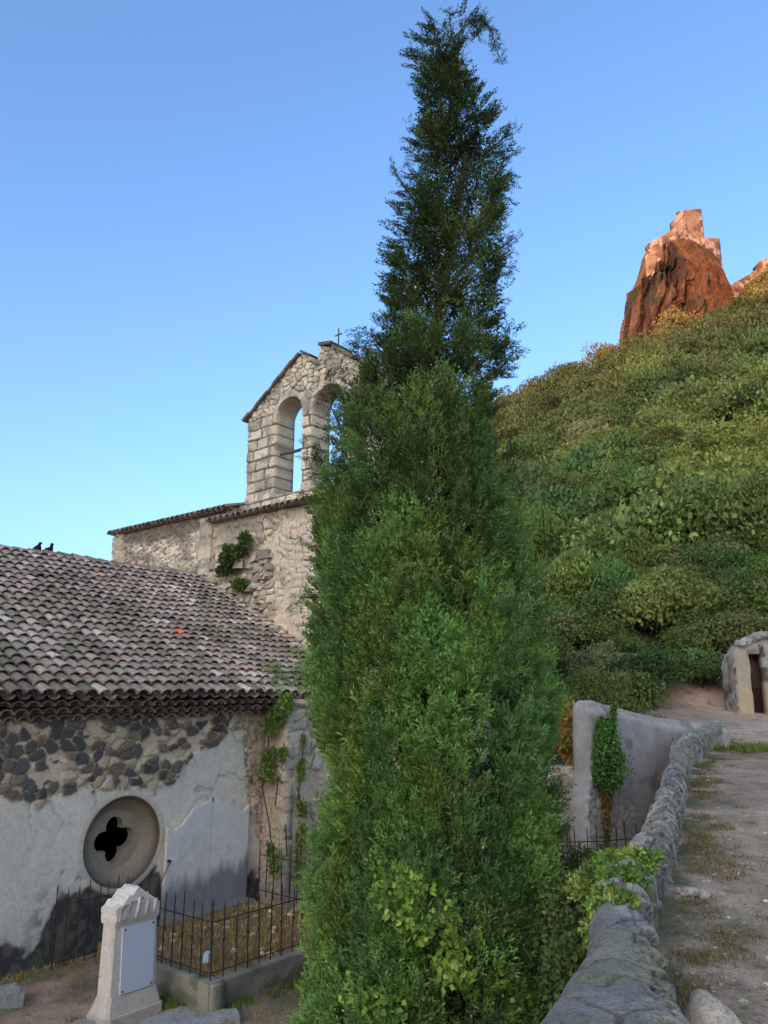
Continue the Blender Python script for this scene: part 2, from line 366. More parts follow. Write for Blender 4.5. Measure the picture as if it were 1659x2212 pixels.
# ================================================================== CHAPEL (tiled roof, rose window)
A = R(39); DD = np.array((math.sin(A), math.cos(A), 0.)); NN = np.array((-math.cos(A), math.sin(A), 0.)); L0 = np.array((-5.1, 11.3, 0.))
MM = -NN                                              # outward from the chapel wall
def CW(t, off, z): return L0 + DD * t + MM * off + np.array((0, 0, z))
RZ = math.pi / 2 - A                                   # local x along DD
ROSE = (1.73, -.62, .655)
STONES = [(.060, .058, .060), (.085, .066, .056), (.12, .085, .065), (.072, .066, .066), (.27, .225, .165), (.14, .108, .082), (.30, .26, .20), (.095, .08, .072), (.05, .048, .05)]
def chapel_face(u, v):
    wu = u + (fbm(u * 2, v * 2, 3, 4) - .5) * .25; wv = v + (fbm(u * 2 + 9, v * 2, 3, 5) - .5) * .22
    f1, e, idd = worley(wu / .205, wv / .15, 3, .95); f1b, eb, idb = worley(wu / .085, wv / .06, 14)
    big = ss(.3, .75, vn(u * .9, v * 1.4, 71))
    st = ss(.035, .13, e) * ss(.74, .60, f1 + (fbm(u * 14, v * 14, 2, 55) - .5) * .12); stb = ss(.05, .25, eb)
    low = .30 + (fbm(u * 1.6, v * .6, 4, 6) - .5) * .6 + np.interp(u, [-5, -1, 0, 1.2, 2.6, 3.1, 4.0, 4.25, 4.7], [0, .0, 0, -.1, .0, .25, .55, -.8, -1.5])
    exposed = ss(low - .10, low + .10, v)
    patch = ss(.64, .72, fbm(u * 1.9 + 3, v * 2.3, 4, 19)) * .9 * (v > .1)
    pr = (hsh(np.floor(idd * 9999), np.zeros_like(u), 3) < .91) * 1.
    smallz = ss(3.7, 4.1, u + (vn(u * 3, v * 3, 8) - .5) * .5)
    stone_h = np.where(smallz > .5, stb * .028, st * (.03 + .045 * idd) * pr)
    scol = np.where((smallz > .5)[..., None], pick(idb, [(.36, .29, .20), (.30, .25, .19), (.42, .36, .27), (.20, .16, .13), (.14, .12, .115)]), pick(idd, STONES))
    mort = mix((.30, .25, .19), (.42, .36, .29), fbm(u * 5, v * 5, 3, 23)); mort = mix(mort, (.21, .15, .115), ss(.55, .7, fbm(u * 1.2 + 7, v * 1.7, 3, 29)) * ss(.5, 1.1, v) * ss(2.6, 1.2, u))
    inst = np.where(smallz > .5, stb, st * pr) * exposed * (1 - patch * (1 - smallz))
    plast = mix((.36, .345, .325), (.44, .415, .37), fbm(u * 1.2, v * 1.2, 4, 31))
    c = mix(plast, mort, exposed); c = mix(c, scol, ss(.25, .55, inst))
    crack = ss(.035, .0, np.abs(fbm(u * 2.2 + 40, v * 2.2, 4, 77) - .5)) * ss(-.9, .2, v) * (1 - ss(.3, .6, inst))
    c = c * (1 - .35 * crack[..., None])
    h = .018 * (1 - exposed) + stone_h * exposed * (1 - patch * (1 - smallz)) + (fbm(u * 7, v * 7, 4, 41) - .5) * (.012 + .03 * exposed) - .012 * crack
    # moss and fallen render low on the wall, darker and bluer towards the ground
    n = fbm(u * 2.2, v * 2.2, 5, 51)
    black = ss(-1.58, -1.70, v + (n - .5) * 1.1 + (fbm(u * 14, v * 14, 3, 52) - .5) * .14 - np.interp(u, [-5, .45, .75, 2.3, 2.6, 5], [-.12, -.12, .52, .52, 0, 0]))
    c = mix(c, mix((.018, .018, .019), (.075, .066, .055), ss(.45, .65, fbm(u * 11, v * 9, 4, 53))), black * .93); h = h - .02 * black + .02 * black * (fbm(u * 9, v * 9, 3, 3) - .5)
    gn = ss(.5, .62, fbm(u * 6, v * 6, 3, 91)) * ss(-.9, -1.4, v) * ss(.2, .6, u) * ss(1.2, .7, u)
    c = mix(c, (.07, .085, .035), gn * .8)
    low_tint = ss(-1.0, -1.8, v + (n - .5) * .8) * .25; c = c * (1 - low_tint[..., None] * np.array((1., .85, .6)))
    # dressed stone ring of the round window
    rr = np.hypot(u - ROSE[0], v - ROSE[1]); ring = ss(ROSE[2] + .10, ROSE[2] + .085, rr)
    h = h * (1 - ring) + .022 * ring; c = mix(c, (.34, .305, .255), ring * .8)
    return h, c
chapel = empty('chapel', (float(L0[0]), float(L0[1]), G), 'low stone chapel with mossy clay tile roof and round quatrefoil window', 'chapel')
mb = MB(); relief(mb, L0 - MM * 0, DD, MM, -5.2, 4.6, G - .2, 1.36, .022, chapel_face, .5, lambda u, v: ROSE[2] - np.hypot(u - ROSE[0], v - ROSE[1]), 2)
mb.build('wall', M['plaster'], chapel, True)
# rest of the chapel body
for (t0, t1, o0, o1) in ((4.6, 7.2, -.1, -.5), (-5.2, -4.8, -.5, -10.6), (-5.2, 7.2, -10.6, -11.0)):
    c = CW((t0 + t1) / 2, (o0 + o1) / 2, (G + 1.3) / 2); MB().box(c, (abs(t1 - t0), abs(o1 - o0), 1.3 - G + .0), (.38, .34, .28), RZ).build('wall', M['stone'], chapel)
# gable ends
for t in (-5.0,):
    V = [CW(t + k, o, z) for k in (-.19, .19) for (o, z) in ((-.3, 1.3), (-10.8, 1.3), (-5.5, 4.1))]
    MB().add(V, [(0, 1, 2), (5, 4, 3), (0, 2, 5, 3), (1, 4, 5, 2), (0, 3, 4, 1)], (.38, .34, .28)).build('gable', M['stone'], chapel)
# rose window: splay, flat ring, quatrefoil plate, darkness behind
def polar(t0, z0, r, th, off): return CW(t0 + r * math.cos(th), off, z0 + r * math.sin(th))
win = MB(); seg = 72; prof = [(ROSE[2] + .004, .024), (ROSE[2] - .018, .012), (.575, -.09), (.445, -.22), (.43, -.23)]
V = []; cc = []
for k, (r, off) in enumerate(prof):
    for s in range(seg): V.append(polar(ROSE[0], ROSE[1], r, 2 * math.pi * s / seg, off)); cc.append((.05, .045, .04) if k == 1 else ((.15, .125, .10) if off > -.2 else (.19, .16, .125)))
F = [(k * seg + s, (k + 1) * seg + s, (k + 1) * seg + (s + 1) % seg, k * seg + (s + 1) % seg) for k in range(len(prof) - 1) for s in range(seg)]
win.add(V, F, cc)
window = win.build('window', M['plaster'], chapel, True)
def quat(th, R0=.33, rr=.15):
    # union of four lobes at distance .2, circle radius rr, around the centre
    best = .12
    for k in range(4):
        a = math.pi / 2 * k + R(3); d = .19; c_ = math.cos(th - a); disc = rr * rr - d * d * math.sin(th - a) ** 2
        if disc > 0 and c_ > 0: best = max(best, d * c_ + math.sqrt(disc))
    return best
nq = 144; V = []
for off in (-.225, -.38):
    for k in range(nq):
        th = 2 * math.pi * k / nq; V.append(polar(ROSE[0], ROSE[1], quat(th), th, off))
    for k in range(nq):
        th = 2 * math.pi * k / nq; V.append(polar(ROSE[0], ROSE[1], .445, th, off))
F = []
for k in range(nq):
    b = (k + 1) % nq
    F += [(k, b, nq + b, nq + k), (k, 2 * nq + k, 2 * nq + b, b), (2 * nq + k, 3 * nq + k, 3 * nq + b, 2 * nq + b)]
o = MB().add(V, F, (.20, .17, .135)).build('tracery', M['plaster'], window)
V = [CW(ROSE[0], -1.4, ROSE[1])] + [polar(ROSE[0], ROSE[1], .9, 2 * math.pi * s / 24, -.49) for s in range(24)] + [polar(ROSE[0], ROSE[1], .9, 2 * math.pi * s / 24, -1.4) for s in range(24)]
F = [(1 + s, 1 + (s + 1) % 24, 25 + (s + 1) % 24, 25 + s) for s in range(24)] + [(0, 25 + (s + 1) % 24, 25 + s) for s in range(24)]
MB().add(V, F, (.01, .01, .01)).build('recess', M['dark'], window)

# --- roof tiles
E0 = CW(0, .38, 1.53); R0_ = CW(0, -5.5, 4.57)
slope = (R0_ - E0); SL = np.linalg.norm(slope); SQ = slope / SL; SNm = np.cross(DD, SQ); SNm = SNm if SNm[2] > 0 else -SNm
def RP(t, q, n):
    sag = -.05 * math.sin(min(1, max(0, q / SL)) * math.pi) + .035 * (float(vn(t * .5, q * .5, 5)) - .5) * 2 + .02 * (float(vn(t * 2.1, q * 1.7, 6)) - .5)
    if q > SL - .3: sag *= max(0, (SL - q) / .3)
    return E0 + DD * t + SQ * q + SNm * (n + sag)
TC = [(.20, .155, .135), (.23, .185, .16), (.25, .20, .175), (.18, .155, .14), (.27, .22, .19), (.22, .16, .135), (.16, .14, .13), (.24, .20, .18), (.21, .17, .15), (.28, .25, .22)]
def tile(mb, t, q, ln, r0, r1, n0, n1, col, conv=True, yaw=0., base=RP, lip=True):
    seg = 7; V = []; s = 1 if conv else -1; arc = 1.0
    for (qq, r, nn, th_) in ((q, r0, n0, 0), (q + ln, r1, n1, 0), (q, r0 * .82, n0, 1)):
        for k in range(seg):
            a = math.pi * k / (seg - 1) ; dt = -math.cos(a) * r + yaw * (qq - q)
            V.append(base(t + dt, qq, nn + s * math.sin(a) * r * .85))
    F = [(k, k + 1, seg + k + 1, seg + k) for k in range(seg - 1)]
    if lip: F += [(2 * seg + k, 2 * seg + k + 1, k + 1, k) for k in range(seg - 1)]
    mb.add(np.array(V), F, col)
mb = MB(); PW = .218; EX = .275; rows = int(SL / EX) + 1
# the one new orange tile, where it lies on the slope
ox, oz = 4.08, 2.50
for ci, t in enumerate(np.arange(-5.6, 7.35, PW)):
    cj = (RS.rand() - .5) * .03
    for r_ in range(rows):
        q = r_ * EX + (RS.rand() - .5) * .05 + cj
        ln = min(.39, SL - q + .02); slip = (-.06 * RS.rand() if RS.rand() < .07 else 0); q += slip
        if ln < .1: continue
        col = np.array(TC[RS.randint(len(TC))]) * (.82 + .4 * RS.rand()) * (.85 + .3 * float(vn(t * .7, q * .7, 4)))
        if RS.rand() < .03: col = np.array((.34, .31, .27))
        col = col * (.72 + .56 * float(fbm(t * .9 + 4, q * .45, 4, 14))); col = col * (1 - .3 * float(ss(.55, .7, fbm(t * 3, q * .8, 3, 15))))
        if float(fbm(t * 1.4, q * 1.1, 3, 81)) > .60: col = col * .6 + np.array((.10, .10, .05)) * .4
        if abs(t - ox) < PW * .5 and abs(q - oz) < EX * .5: col = np.array((.52, .12, .055))
        q = q - (.05 if r_ == 0 else 0)
        tile(mb, t + (RS.rand() - .5) * .016, q, ln,   .094 + .012 * RS.rand(), .076, .070 + .014 * RS.rand(), .030, col, True, (RS.rand() - .5) * (.07 if RS.rand() > .08 else .3))
        tile(mb, t + PW / 2, q - .02, ln, .085, .098, .066, .03, col * .8, False, 0, lip=False)
# under sheet that closes the slope, plus the far slope
V = [RP(-5.7, .03, -.05), RP(7.3, .03, -.05), RP(7.3, SL, -.05), RP(-5.7, SL, -.05)]
mb.add(V, [(0, 1, 2, 3)], (.05, .04, .035))
B0 = CW(-5.7, -5.5, 4.50); B1 = CW(7.3, -5.5, 4.50); B2 = CW(7.3, -11.4, 1.5); B3 = CW(-5.7, -11.4, 1.5)
mb.add([B0, B1, B2, B3], [(0, 1, 2, 3)], (.2, .16, .14))
roof = mb.build('roof', M['tile'], chapel)
mb = MB()
def RG(t, q, n): return R0_ + DD * q + NN * t + np.array((0, 0, n + .015 * math.sin(q * 2.3)))
for q in np.arange(-5.7, 7.0, .34):
    tile(mb, 0, q, .42, .125, .105, .03 + .012 * RS.rand(), .01, np.array(TC[RS.randint(len(TC))]) * .95, True, 0, RG)
mb.build('ridge_tiles', M['tile'], roof)
# genoise cornice of three tile courses under the eave
mb = MB()
for k, (z, off) in enumerate(((1.20, .14), (1.305, .25), (1.41, .36))):
    for t in np.arange(-5.2 + (k % 2) * .1, 4.62, .205):
        def GB(tt, qq, n, z=z, off=off): return CW(tt, off - qq, z + n + .01 * math.sin(tt * 2))
        col = np.array(TC[RS.randint(len(TC))]) * (.55 + .35 * RS.rand()) * np.array((1.0, .98, .90))
        tile(mb, t, -.03 * RS.rand(), .3, .102, .095, -.005, 0, col, True, 0, GB)
    mb.box(CW(-.29, off / 2 - .19, z + .04), (9.8, off + .12, .07), (.10, .08, .06), RZ)
mb.build('cornice', M['tile'], chapel)
# verge mortar of the roof against the church wall and rubble filling the angle
mb = MB()
for s in np.arange(0.2, SL, .22):
    mb.blob(RP(7.0 + .12 * RS.rand(), s, .08), (.16, .15, .07), np.array((.36, .29, .24)) * (.8 + .4 * RS.rand()), int(s * 9), .4, 8, 5)
mb.build('verge', M['stone'], roof)

# buttress / old wall right of the chapel wall
def butt_face(u, v):
    row = v / .27 + (fbm(u * 1.1, v * 1.1, 4, 11) - .5) * 2.6; ri = np.floor(row); rf = row - ri
    cu = u / (.30 + .25 * hsh(ri, ri * 0, 13)) + hsh(ri, ri * 0, 3) * 3 + (fbm(u * 2, v * 2, 3, 15) - .5) * 1.2; ci = np.floor(cu); cf = cu - ci
    e = np.minimum(np.minimum(rf, 1 - rf) * .27, np.minimum(cf, 1 - cf) * .42)
    st = ss(.008, .03, e); hh = hsh(ri, ci, 8)
    f1, e2, id2 = worley(u / .13, v / .1, 33); low = ss(-.5, -.9, v + (fbm(u * 2, v * 2, 3, 2) - .5) * .8)
    st = st * (1 - low) + ss(.04, .2, e2) * low; hh = np.where(low > .5, id2, hh)
    pl = ss(.48, .58, fbm(u * 1.3 + 5, v * .9, 4, 18)); st = st * (1 - .8 * pl); c = mix((.20, .16, .12), (.44, .37, .30), st * (.55 + .45 * hh)); c = mix(c, (.40, .335, .26), pl * .9); c = mix(c, pick(hh, [(.40, .33, .27), (.46, .38, .30), (.36, .31, .26), (.42, .33, .25), (.33, .30, .27)]), st * .6)
    c = mix(c, (.16, .15, .14), ss(-1.3, -1.9, v) * .6)
    return st * (.015 + .03 * hh) + (fbm(u * 6, v * 6, 4, 4) - .5) * .05, c
mb = MB(); relief(mb, CW(4.6, .55, 0), DD, MM, 0., 3.2, G - .2, 1.38, .03, butt_face, .6)
relief(mb, CW(4.6, .0, 0), MM, -DD, .0, .56, G - .2, 1.38, .03, lambda u, v: butt_face(u + 9, v), .2)
V = [CW(4.58, .62, 1.36), CW(7.9, .62, 1.36), CW(7.9, -.2, 1.5), CW(4.58, -.2, 1.5), CW(4.58, .62, 1.44), CW(7.9, .62, 1.44), CW(7.9, -.2, 1.62), CW(4.58, -.2, 1.62)]
mb.add(V, [(0, 3, 2, 1), (4, 5, 6, 7), (0, 1, 5, 4), (1, 2, 6, 5), (2, 3, 7, 6), (3, 0, 4, 7)], (.36, .30, .25))
mb.build('buttress', M['stone'], chapel, True)

# ================================================================== CHURCH with bell gable
church = empty('church', tuple(float(v) for v in CW(7.9, -3, G)), 'tall rubble stone church with two-arched bell gable and iron cross', 'church')
def CP_(t, s, z): return L0 + DD * t + NN * s + np.array((0, 0, z))
NB = -DD
def rubble(seed, su=.2, sv=.11, cols=None, mortar=(.40, .335, .25), dark=.0, spots=.8):
    cols = cols or [(.42, .36, .28), (.36, .30, .23), (.48, .42, .34), (.30, .25, .20), (.24, .21, .18), (.44, .37, .28)]
    def f(u, v):
        wu = u + (fbm(u * 1.7, v * 1.7, 3, seed) - .5) * .3; wv = v + (fbm(u * 1.7 + 5, v * 1.7, 3, seed + 1) - .5) * .2
        f1, e, idd = worley(wu / su, wv / sv, seed + 2, .85)
        st = ss(.03, .12, e + (fbm(u * 15, v * 15, 2, 71) - .5) * .12); cv = ss(.5, .62, fbm(u * .8 + seed, v * .9, 4, seed + 3)) * spots
        c = mix((.055, .045, .035), pick(idd, cols), ss(.1, .8, st)); c = mix(c, mix(mortar, (.46, .39, .30), fbm(u * 4, v * 4, 3, 2)), cv)
        h = st * (.02 + .05 * idd) * (1 - cv * .8) + (fbm(u * 5, v * 5, 4, seed + 6) - .5) * .06
        c = mix(c, (.07, .06, .05), dark * ss(.45, .6, fbm(u * 1.5, v * 1.5, 3, seed + 9)))
        return h, c
    return f
# wall A: right part (front), wall B: left part set back
mb = MB()
def fA(u, v):
    h, c = rubble(101, .27, .17, spots=.9, dark=.35)(u, v)
    # dressed corner stones near the right, grey patch beside the quoin
    h2, c2 = butt_face(u * 1.3, v * 1.3); k = ss(2.75, 2.5, u + (vn(u * 3, v * 4, 5) - .5) * .7); h = h * (1 - k) + h2 * k; c = mix(c, c2 * 1.1, k)
    g = ss(4.0, 4.25, u + (fbm(u * 3, v * 3, 3, 12) - .5) * .8) * ss(5.4, 5.0, v * .2 + u * .85 ) ; c = mix(c, (.20, .175, .15), g * .75)
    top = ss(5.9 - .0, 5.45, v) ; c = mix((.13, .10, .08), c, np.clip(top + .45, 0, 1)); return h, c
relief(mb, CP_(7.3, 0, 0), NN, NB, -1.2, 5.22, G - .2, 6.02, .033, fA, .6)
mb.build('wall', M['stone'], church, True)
mb = MB()
def fB(u, v):
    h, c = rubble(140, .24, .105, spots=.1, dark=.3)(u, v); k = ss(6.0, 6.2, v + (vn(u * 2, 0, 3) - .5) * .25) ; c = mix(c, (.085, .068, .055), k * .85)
    e = ss(10.35, 10.55, u); c = mix(c, (.38, .33, .26), e * .7); return h + .02 * e, c
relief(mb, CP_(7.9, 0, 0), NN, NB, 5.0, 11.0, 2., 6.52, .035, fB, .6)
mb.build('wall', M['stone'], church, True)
# quoin pilaster between them, smooth pale render
mb = MB()
def fQ(u, v):
    k = ss(5.3, 5.5, v); c = mix((.40, .355, .29), (.27, .235, .19), k); return (fbm(u * 5, v * 5, 3, 7) - .5) * .04, mix(c, (.13, .11, .09), ss(.66, .7, fbm(u * 2, v * 3, 3, 5)) * .6)
relief(mb, CP_(7.2, 5.22, 0), NN, NB, 0, .5, 2.5, 6.2, .035, fQ, .6)
relief(mb, CP_(7.2, 5.72, 0), DD, NN, 0, .75, 2.5, 6.2, .035, fQ, .3)
mb.build('pilaster', M['stone'], church, True)
MB().box(CP_(9.2, 4.75, 2.1), (2.4, 12.2, 8.4), (.36, .31, .25), RZ).build('wall', M['stone'], church)
MB().box(CP_(14.2, 7.9, 2.1), (7.6, 5.9, 8.4), (.36, .31, .25), RZ).build('wall', M['stone'], church)
# rubble shelf in the angle under the shrub
mb = MB()
for k in range(170):
    s = 2.9 + 3.2 * RS.rand(); z = 4.95 - (RS.rand() ** 1.3) * 1.6; r = .05 + .10 * RS.rand() ** 2
    mb.box(CP_(7.22 + .1 * RS.rand(), s, min(z, 4.9)), (r * 2.2, r * 2, r * 1.4), np.array((.30, .265, .22)) * (.6 + .7 * RS.rand()), RS.rand() * 3, .8, r * .8)
def shelf_face(u, v):
    n = fbm(u * 2.5, v * 2.5, 5, 911); return n * .30 - .12, mix((.15, .13, .11), (.34, .30, .25), fbm(u * 5, v * 5, 4, 912))
relief(mb, CP_(7.3, 0, 0), NN, NB, 3.3, 5.3, 3.2, 4.95, .04, shelf_face, .1, lambda u, v: np.maximum(v - 4.62 - (fbm(u * 2, v * 2, 3, 8) - .5) * .9, 3.55 - u), 1)
mb.build('rubble', M['stone'], church, False)
# roofs
mb = MB()
mb.box(CP_(8.9, 4.9, 6.42), (1.7, 1.2, .52), (.16, .13, .11), RZ, .9, .05)
def tile_edge(mb, t, s0, s1, zf, rad=.10):
    for s in np.arange(s0, s1, .235):
        def EB(a, q, n, t=t): return CP_(t - .22 + q, a, zf(a) + n + q * .28)
        col = np.array(TC[RS.randint(len(TC))]) * .7
        tile(mb, s + .02 * RS.rand(), -.05 * RS.rand(), .9, rad, rad * .85, .02, .02, col, True, 0, EB)
        tile(mb, s + .117, .0, .9, rad * .85, rad, .04, .02, col * .8, False, 0, EB)
tile_edge(mb, 7.3, -1.2, 5.3, lambda s: 6.06)
tile_edge(mb, 7.9, 5.3, 11.1, lambda s: 6.56)
for (t0, t1, s0, s1, z0, z1) in ((7.25, 8.1, -1.3, 5.3, 6.03, 6.3), (7.8, 18.2, 5.2, 11.1, 6.53, 6.9), (8.1, 10.6, -1.5, 5.3, 6.35, 6.5)):
    V = [CP_(t0, s0, z0), CP_(t0, s1, z0), CP_(t1, s1, z1), CP_(t1, s0, z1), CP_(t0, s0, z0 + .06), CP_(t0, s1, z0 + .06), CP_(t1, s1, z1 + .06), CP_(t1, s0, z1 + .06)]
    mb.add(V, [(0, 1, 2, 3), (7, 6, 5, 4), (0, 4, 5, 1), (1, 5, 6, 2), (2, 6, 7, 3), (3, 7, 4, 0)], (.15, .12, .105))
mb.build('roof', M['tile'], church)
# bell gable
OUT = [(-.45, 8.95), (.28, 9.38), (1.41, 10.2), (1.62, 10.36), (2.02, 10.5), (2.07, 10.38), (2.13, 9.93), (2.33, 9.93), (2.38, 10.28), (2.72, 10.53), (2.9, 10.4), (4.82, 9.08), (4.76, 6.1), (-.35, 6.1)]
def seg_sdf(u, v, P):
    d = np.full(u.shape, 1e9); sgn = np.ones(u.shape)
    n = len(P)
    for a in range(n):
        x0, y0 = P[a]; x1, y1 = P[(a + 1) % n]; ex, ey = x1 - x0, y1 - y0
        w0, w1 = u - x0, v - y0; t = np.clip((w0 * ex + w1 * ey) / (ex * ex + ey * ey), 0, 1)
        d = np.minimum(d, (w0 - ex * t) ** 2 + (w1 - ey * t) ** 2)
        c1 = (v >= y0); c2 = (v < y1); c3 = (ex * w1 > ey * w0)
        sgn = np.where((c1 & c2 & c3) | (~c1 & ~c2 & ~c3), -sgn, sgn)
    return sgn * np.sqrt(d)
def arch(u, v, c, r, sp, bot):
    up = np.hypot(u - c, v - sp) - r; lo = np.maximum(np.abs(u - c) - r, bot - v)
    return np.where(v > sp, up, np.maximum(lo, -9))
def bell_sdf(u, v):
    rag = (fbm(u * 4, v * 9, 3, 5) - .5) * .07
    s = seg_sdf(u, v, OUT) + rag
    a1 = arch(u, v, 3.14, .50, 8.85, 6.68) ; a2 = arch(u, v, 1.74, .56, 8.78, 6.68)
    return np.maximum(s, np.maximum(-a1 + rag * .25, -a2 + rag * .25))
def bell_face(u, v):
    up = ss(8.7, 9.3, v)
    hgt = .30
    row = (v + (fbm(u * .9, v * .6, 3, 201) - .5) * .12) / hgt; ri = np.floor(row); rf = row - ri
    wd = .42 + .2 * hsh(ri, ri, 5); cu = u / wd + hsh(ri, ri * 0, 7) * 5 + (fbm(u * 2, v * 2, 2, 9) - .5) * .25; ci = np.floor(cu); cf = cu - ci
    e = np.minimum(np.minimum(rf, 1 - rf) * hgt, np.minimum(cf, 1 - cf) * wd); hh = hsh(ri, ci, 8)
    st = ss(.007, .034, e + (fbm(u * 16, v * 16, 2, 66) - .5) * .018)
    wu = u + (fbm(u * 3, v * 3, 2, 3) - .5) * .1; f1, e2, id2 = worley(wu / .21, (v + .1 * vn(u * 3, v * 3, 2)) / .15, 215, .8); st2 = ss(.03, .16, e2)
    st = st * (1 - up) + st2 * up; hh = np.where(up > .5, id2, hh)
    c = mix((.07, .058, .045), pick(hh, [(.40, .345, .27), (.44, .38, .30), (.36, .31, .25), (.47, .41, .33), (.33, .29, .24)]), st)
    # dressed arch rings
    for (cx, r, sp) in ((3.14, .50, 8.85), (1.74, .56, 8.78)):
        rr = np.hypot(u - cx, np.maximum(v - sp, 0)); k = ss(r + .15, r + .12, rr) * (v > sp - .1); c = mix(c, (.40, .35, .28), k * .8); st = np.maximum(st, k)
    c = mix(c, (.17, .155, .14), ss(.48, .66, fbm(u * 3.6, v * 3.6, 5, 220)) * .65)
    return st * (.025 + .04 * hh) + (fbm(u * 7, v * 7, 4, 222) - .5) * .07, c
mb = MB(); relief(mb, CP_(8.0, 0, 0), NN, NB, -.6, 5.0, 6.0, 10.7, .025, bell_face, .65, bell_sdf, 5)
bell = mb.build('bell_gable', M['stone'], church, True)
mb = MB()
def slabs(p0, p1, n, mb):
    p0 = np.array(p0); p1 = np.array(p1)
    for k in range(n):
        a = p0 + (p1 - p0) * k / n; b = p0 + (p1 - p0) * (k + 1.06) / n; nr = np.array((-(b - a)[1], (b - a)[0])); nr = nr / np.linalg.norm(nr); nr = nr if nr[1] > 0 else -nr
        th = .045 + .025 * RS.rand(); o0 = .10 + .06 * RS.rand(); lift = .01 * RS.rand()
        V = [CP_(8.0 - o0 + dt * (.65 + 2 * .1), s[0] + nr[0] * h_, s[1] + nr[1] * h_) for dt in (0, 1) for s in (a, b) for h_ in (lift - .01, th + lift)]
        mb.add(V, [(0, 1, 3, 2), (4, 6, 7, 5), (0, 4, 5, 1), (2, 3, 7, 6), (1, 5, 7, 3), (0, 2, 6, 4)], np.array((.10, .085, .072)) * (.7 + .7 * RS.rand()))
slabs((4.92, 9.02), (2.80, 10.47), 9, mb); slabs((2.76, 10.53), (2.42, 10.33), 1, mb); slabs((1.60, 10.34), (-.45, 8.93), 8, mb); slabs((2.05, 10.5), (1.62, 10.42), 1, mb)
mb.build('coping', M['stone'], bell)
mb = MB().tube([CP_(8.15, 3.72, 7.88), CP_(8.2, 3.1, 7.87), CP_(8.3, 2.5, 7.93)], .045, 6); mb.build('beam', M['wood'], bell)
cx = CP_(8.3, 1.71, 10.35)
mb = MB().tube([cx, cx + (0.0, 0, .68)], .022, 6, (.1, .09, .06)); mb.tube([cx + (0, 0, .50) - NN * .12, cx + (0, 0, .50) + NN * .12], .02, 6)
mb.build('cross', mat('cross_iron', base=(.16, .13, .08), n_amt=.3), bell)

# black figures standing beyond the ridge
def figure(px, top, base, label, lean, pts):
    Yd = 19.5; x0, z0 = at(px, base, Yd); x1, z1 = at(px, top, Yd); H = z1 - z0 + .35
    mb = MB(); V = []; seg = 12; zs = np.array([p[0] for p in pts]) * H
    for (f, r, dx) in pts:
        for k in range(seg):
            a = 2 * math.pi * k / seg; rr = r * H * (1 + .12 * math.sin(3 * a + f * 7)); V.append((x0 + dx * H + rr * math.cos(a), Yd + .7 * rr * math.sin(a), z0 - .35 + f * H))
    n = len(pts); F = [(i * seg + k, i * seg + (k + 1) % seg, (i + 1) * seg + (k + 1) % seg, (i + 1) * seg + k) for i in range(n - 1) for k in range(seg)]
    F += [tuple(range(seg - 1, -1, -1)), tuple((n - 1) * seg + k for k in range(seg))]
    mb.add(V, F, (.01, .01, .01)); return tag(mb.build('ridge_finial', M['black'], None, True), label, 'finial', 'black finials on the roof ridge')
figure(75, 1171, 1204, 'left of two small black cloaked figures on the tiled ridge, sloping back leftwards', 0,
       [(0, .30, -.05), (.35, .30, -.06), (.5, .27, -.04), (.62, .21, 0), (.75, .16, .03), (.86, .10, .07), (.90, .055, .10), (.94, .065, .13), (.985, .06, .15), (1., .02, .15)])
figure(101, 1173, 1207, 'right of two small black finial figures on the tiled ridge, upright with a notched top', 0,
       [(0, .26, 0), (.35, .27, 0), (.5, .22, -.02), (.62, .17, .0), (.75, .14, .03), (.82, .13, .04), (.87, .05, .12), (.92, .06, .12), (.98, .055, .13), (1., .02, .13)])

# ================================================================== GRAVES
# painted monument against the chapel wall
mon = empty('wall_monument', tuple(float(v) for v in CW(3.3, .1, G)), 'tall white rendered grave monument with blackened foot, flat against chapel wall', 'monument')
MO = [(2.46, G), (4.18, G), (4.18, -.34), (4.03, -.44), (3.85, -.33), (3.6, -.22), (3.34, -.17), (3.0, -.25), (2.75, -.50), (2.6, -.55), (2.46, -.5)]
def mon_face(u, v):
    n = fbm(u * 2.5, v * 1.2, 4, 300); c = mix((.40, .385, .37), (.45, .435, .42), n)
    k = ss(-1.18, -1.50, v + (fbm(u * 7, v * 1.0, 4, 301) - .5) * .5 - (u - 3.3) * .16)
    c = mix(c, (.11, .112, .125), k * .85); c = mix(c, (.24, .24, .25), (np.abs(u - 3.34) < .006) * .5); return (fbm(u * 3, v * 3, 3, 9) - .5) * .008, c
mb = MB(); relief(mb, L0 + MM * .12, DD, MM, 2.4, 4.3, G, -.1, .02, mon_face, .07, lambda u, v: seg_sdf(u, v, MO), 1)
mb.build('slab', M['conc'], mon, True)
mb = MB().box(CW(3.32, .26, -1.95), (1.6, .3, .26), (.13, .13, .14), RZ); mb.build('plinth', M['conc'], mon)
mb = MB().tube([CW(3.33, .14, -.20), CW(3.33, .14, -.12)], .012, 6); mb.build('pin', M['iron'], mon)
mb = MB().tube([CW(2.52, .16, -1.0), CW(2.3, .2, -1.35), CW(2.05, .25, -1.62)], .008, 5, ); mb.tube([CW(2.5, .13, -1.0), CW(2.5, .19, -1.0)], .022, 6); mb.build('stay_wire', M['iron'], mon)

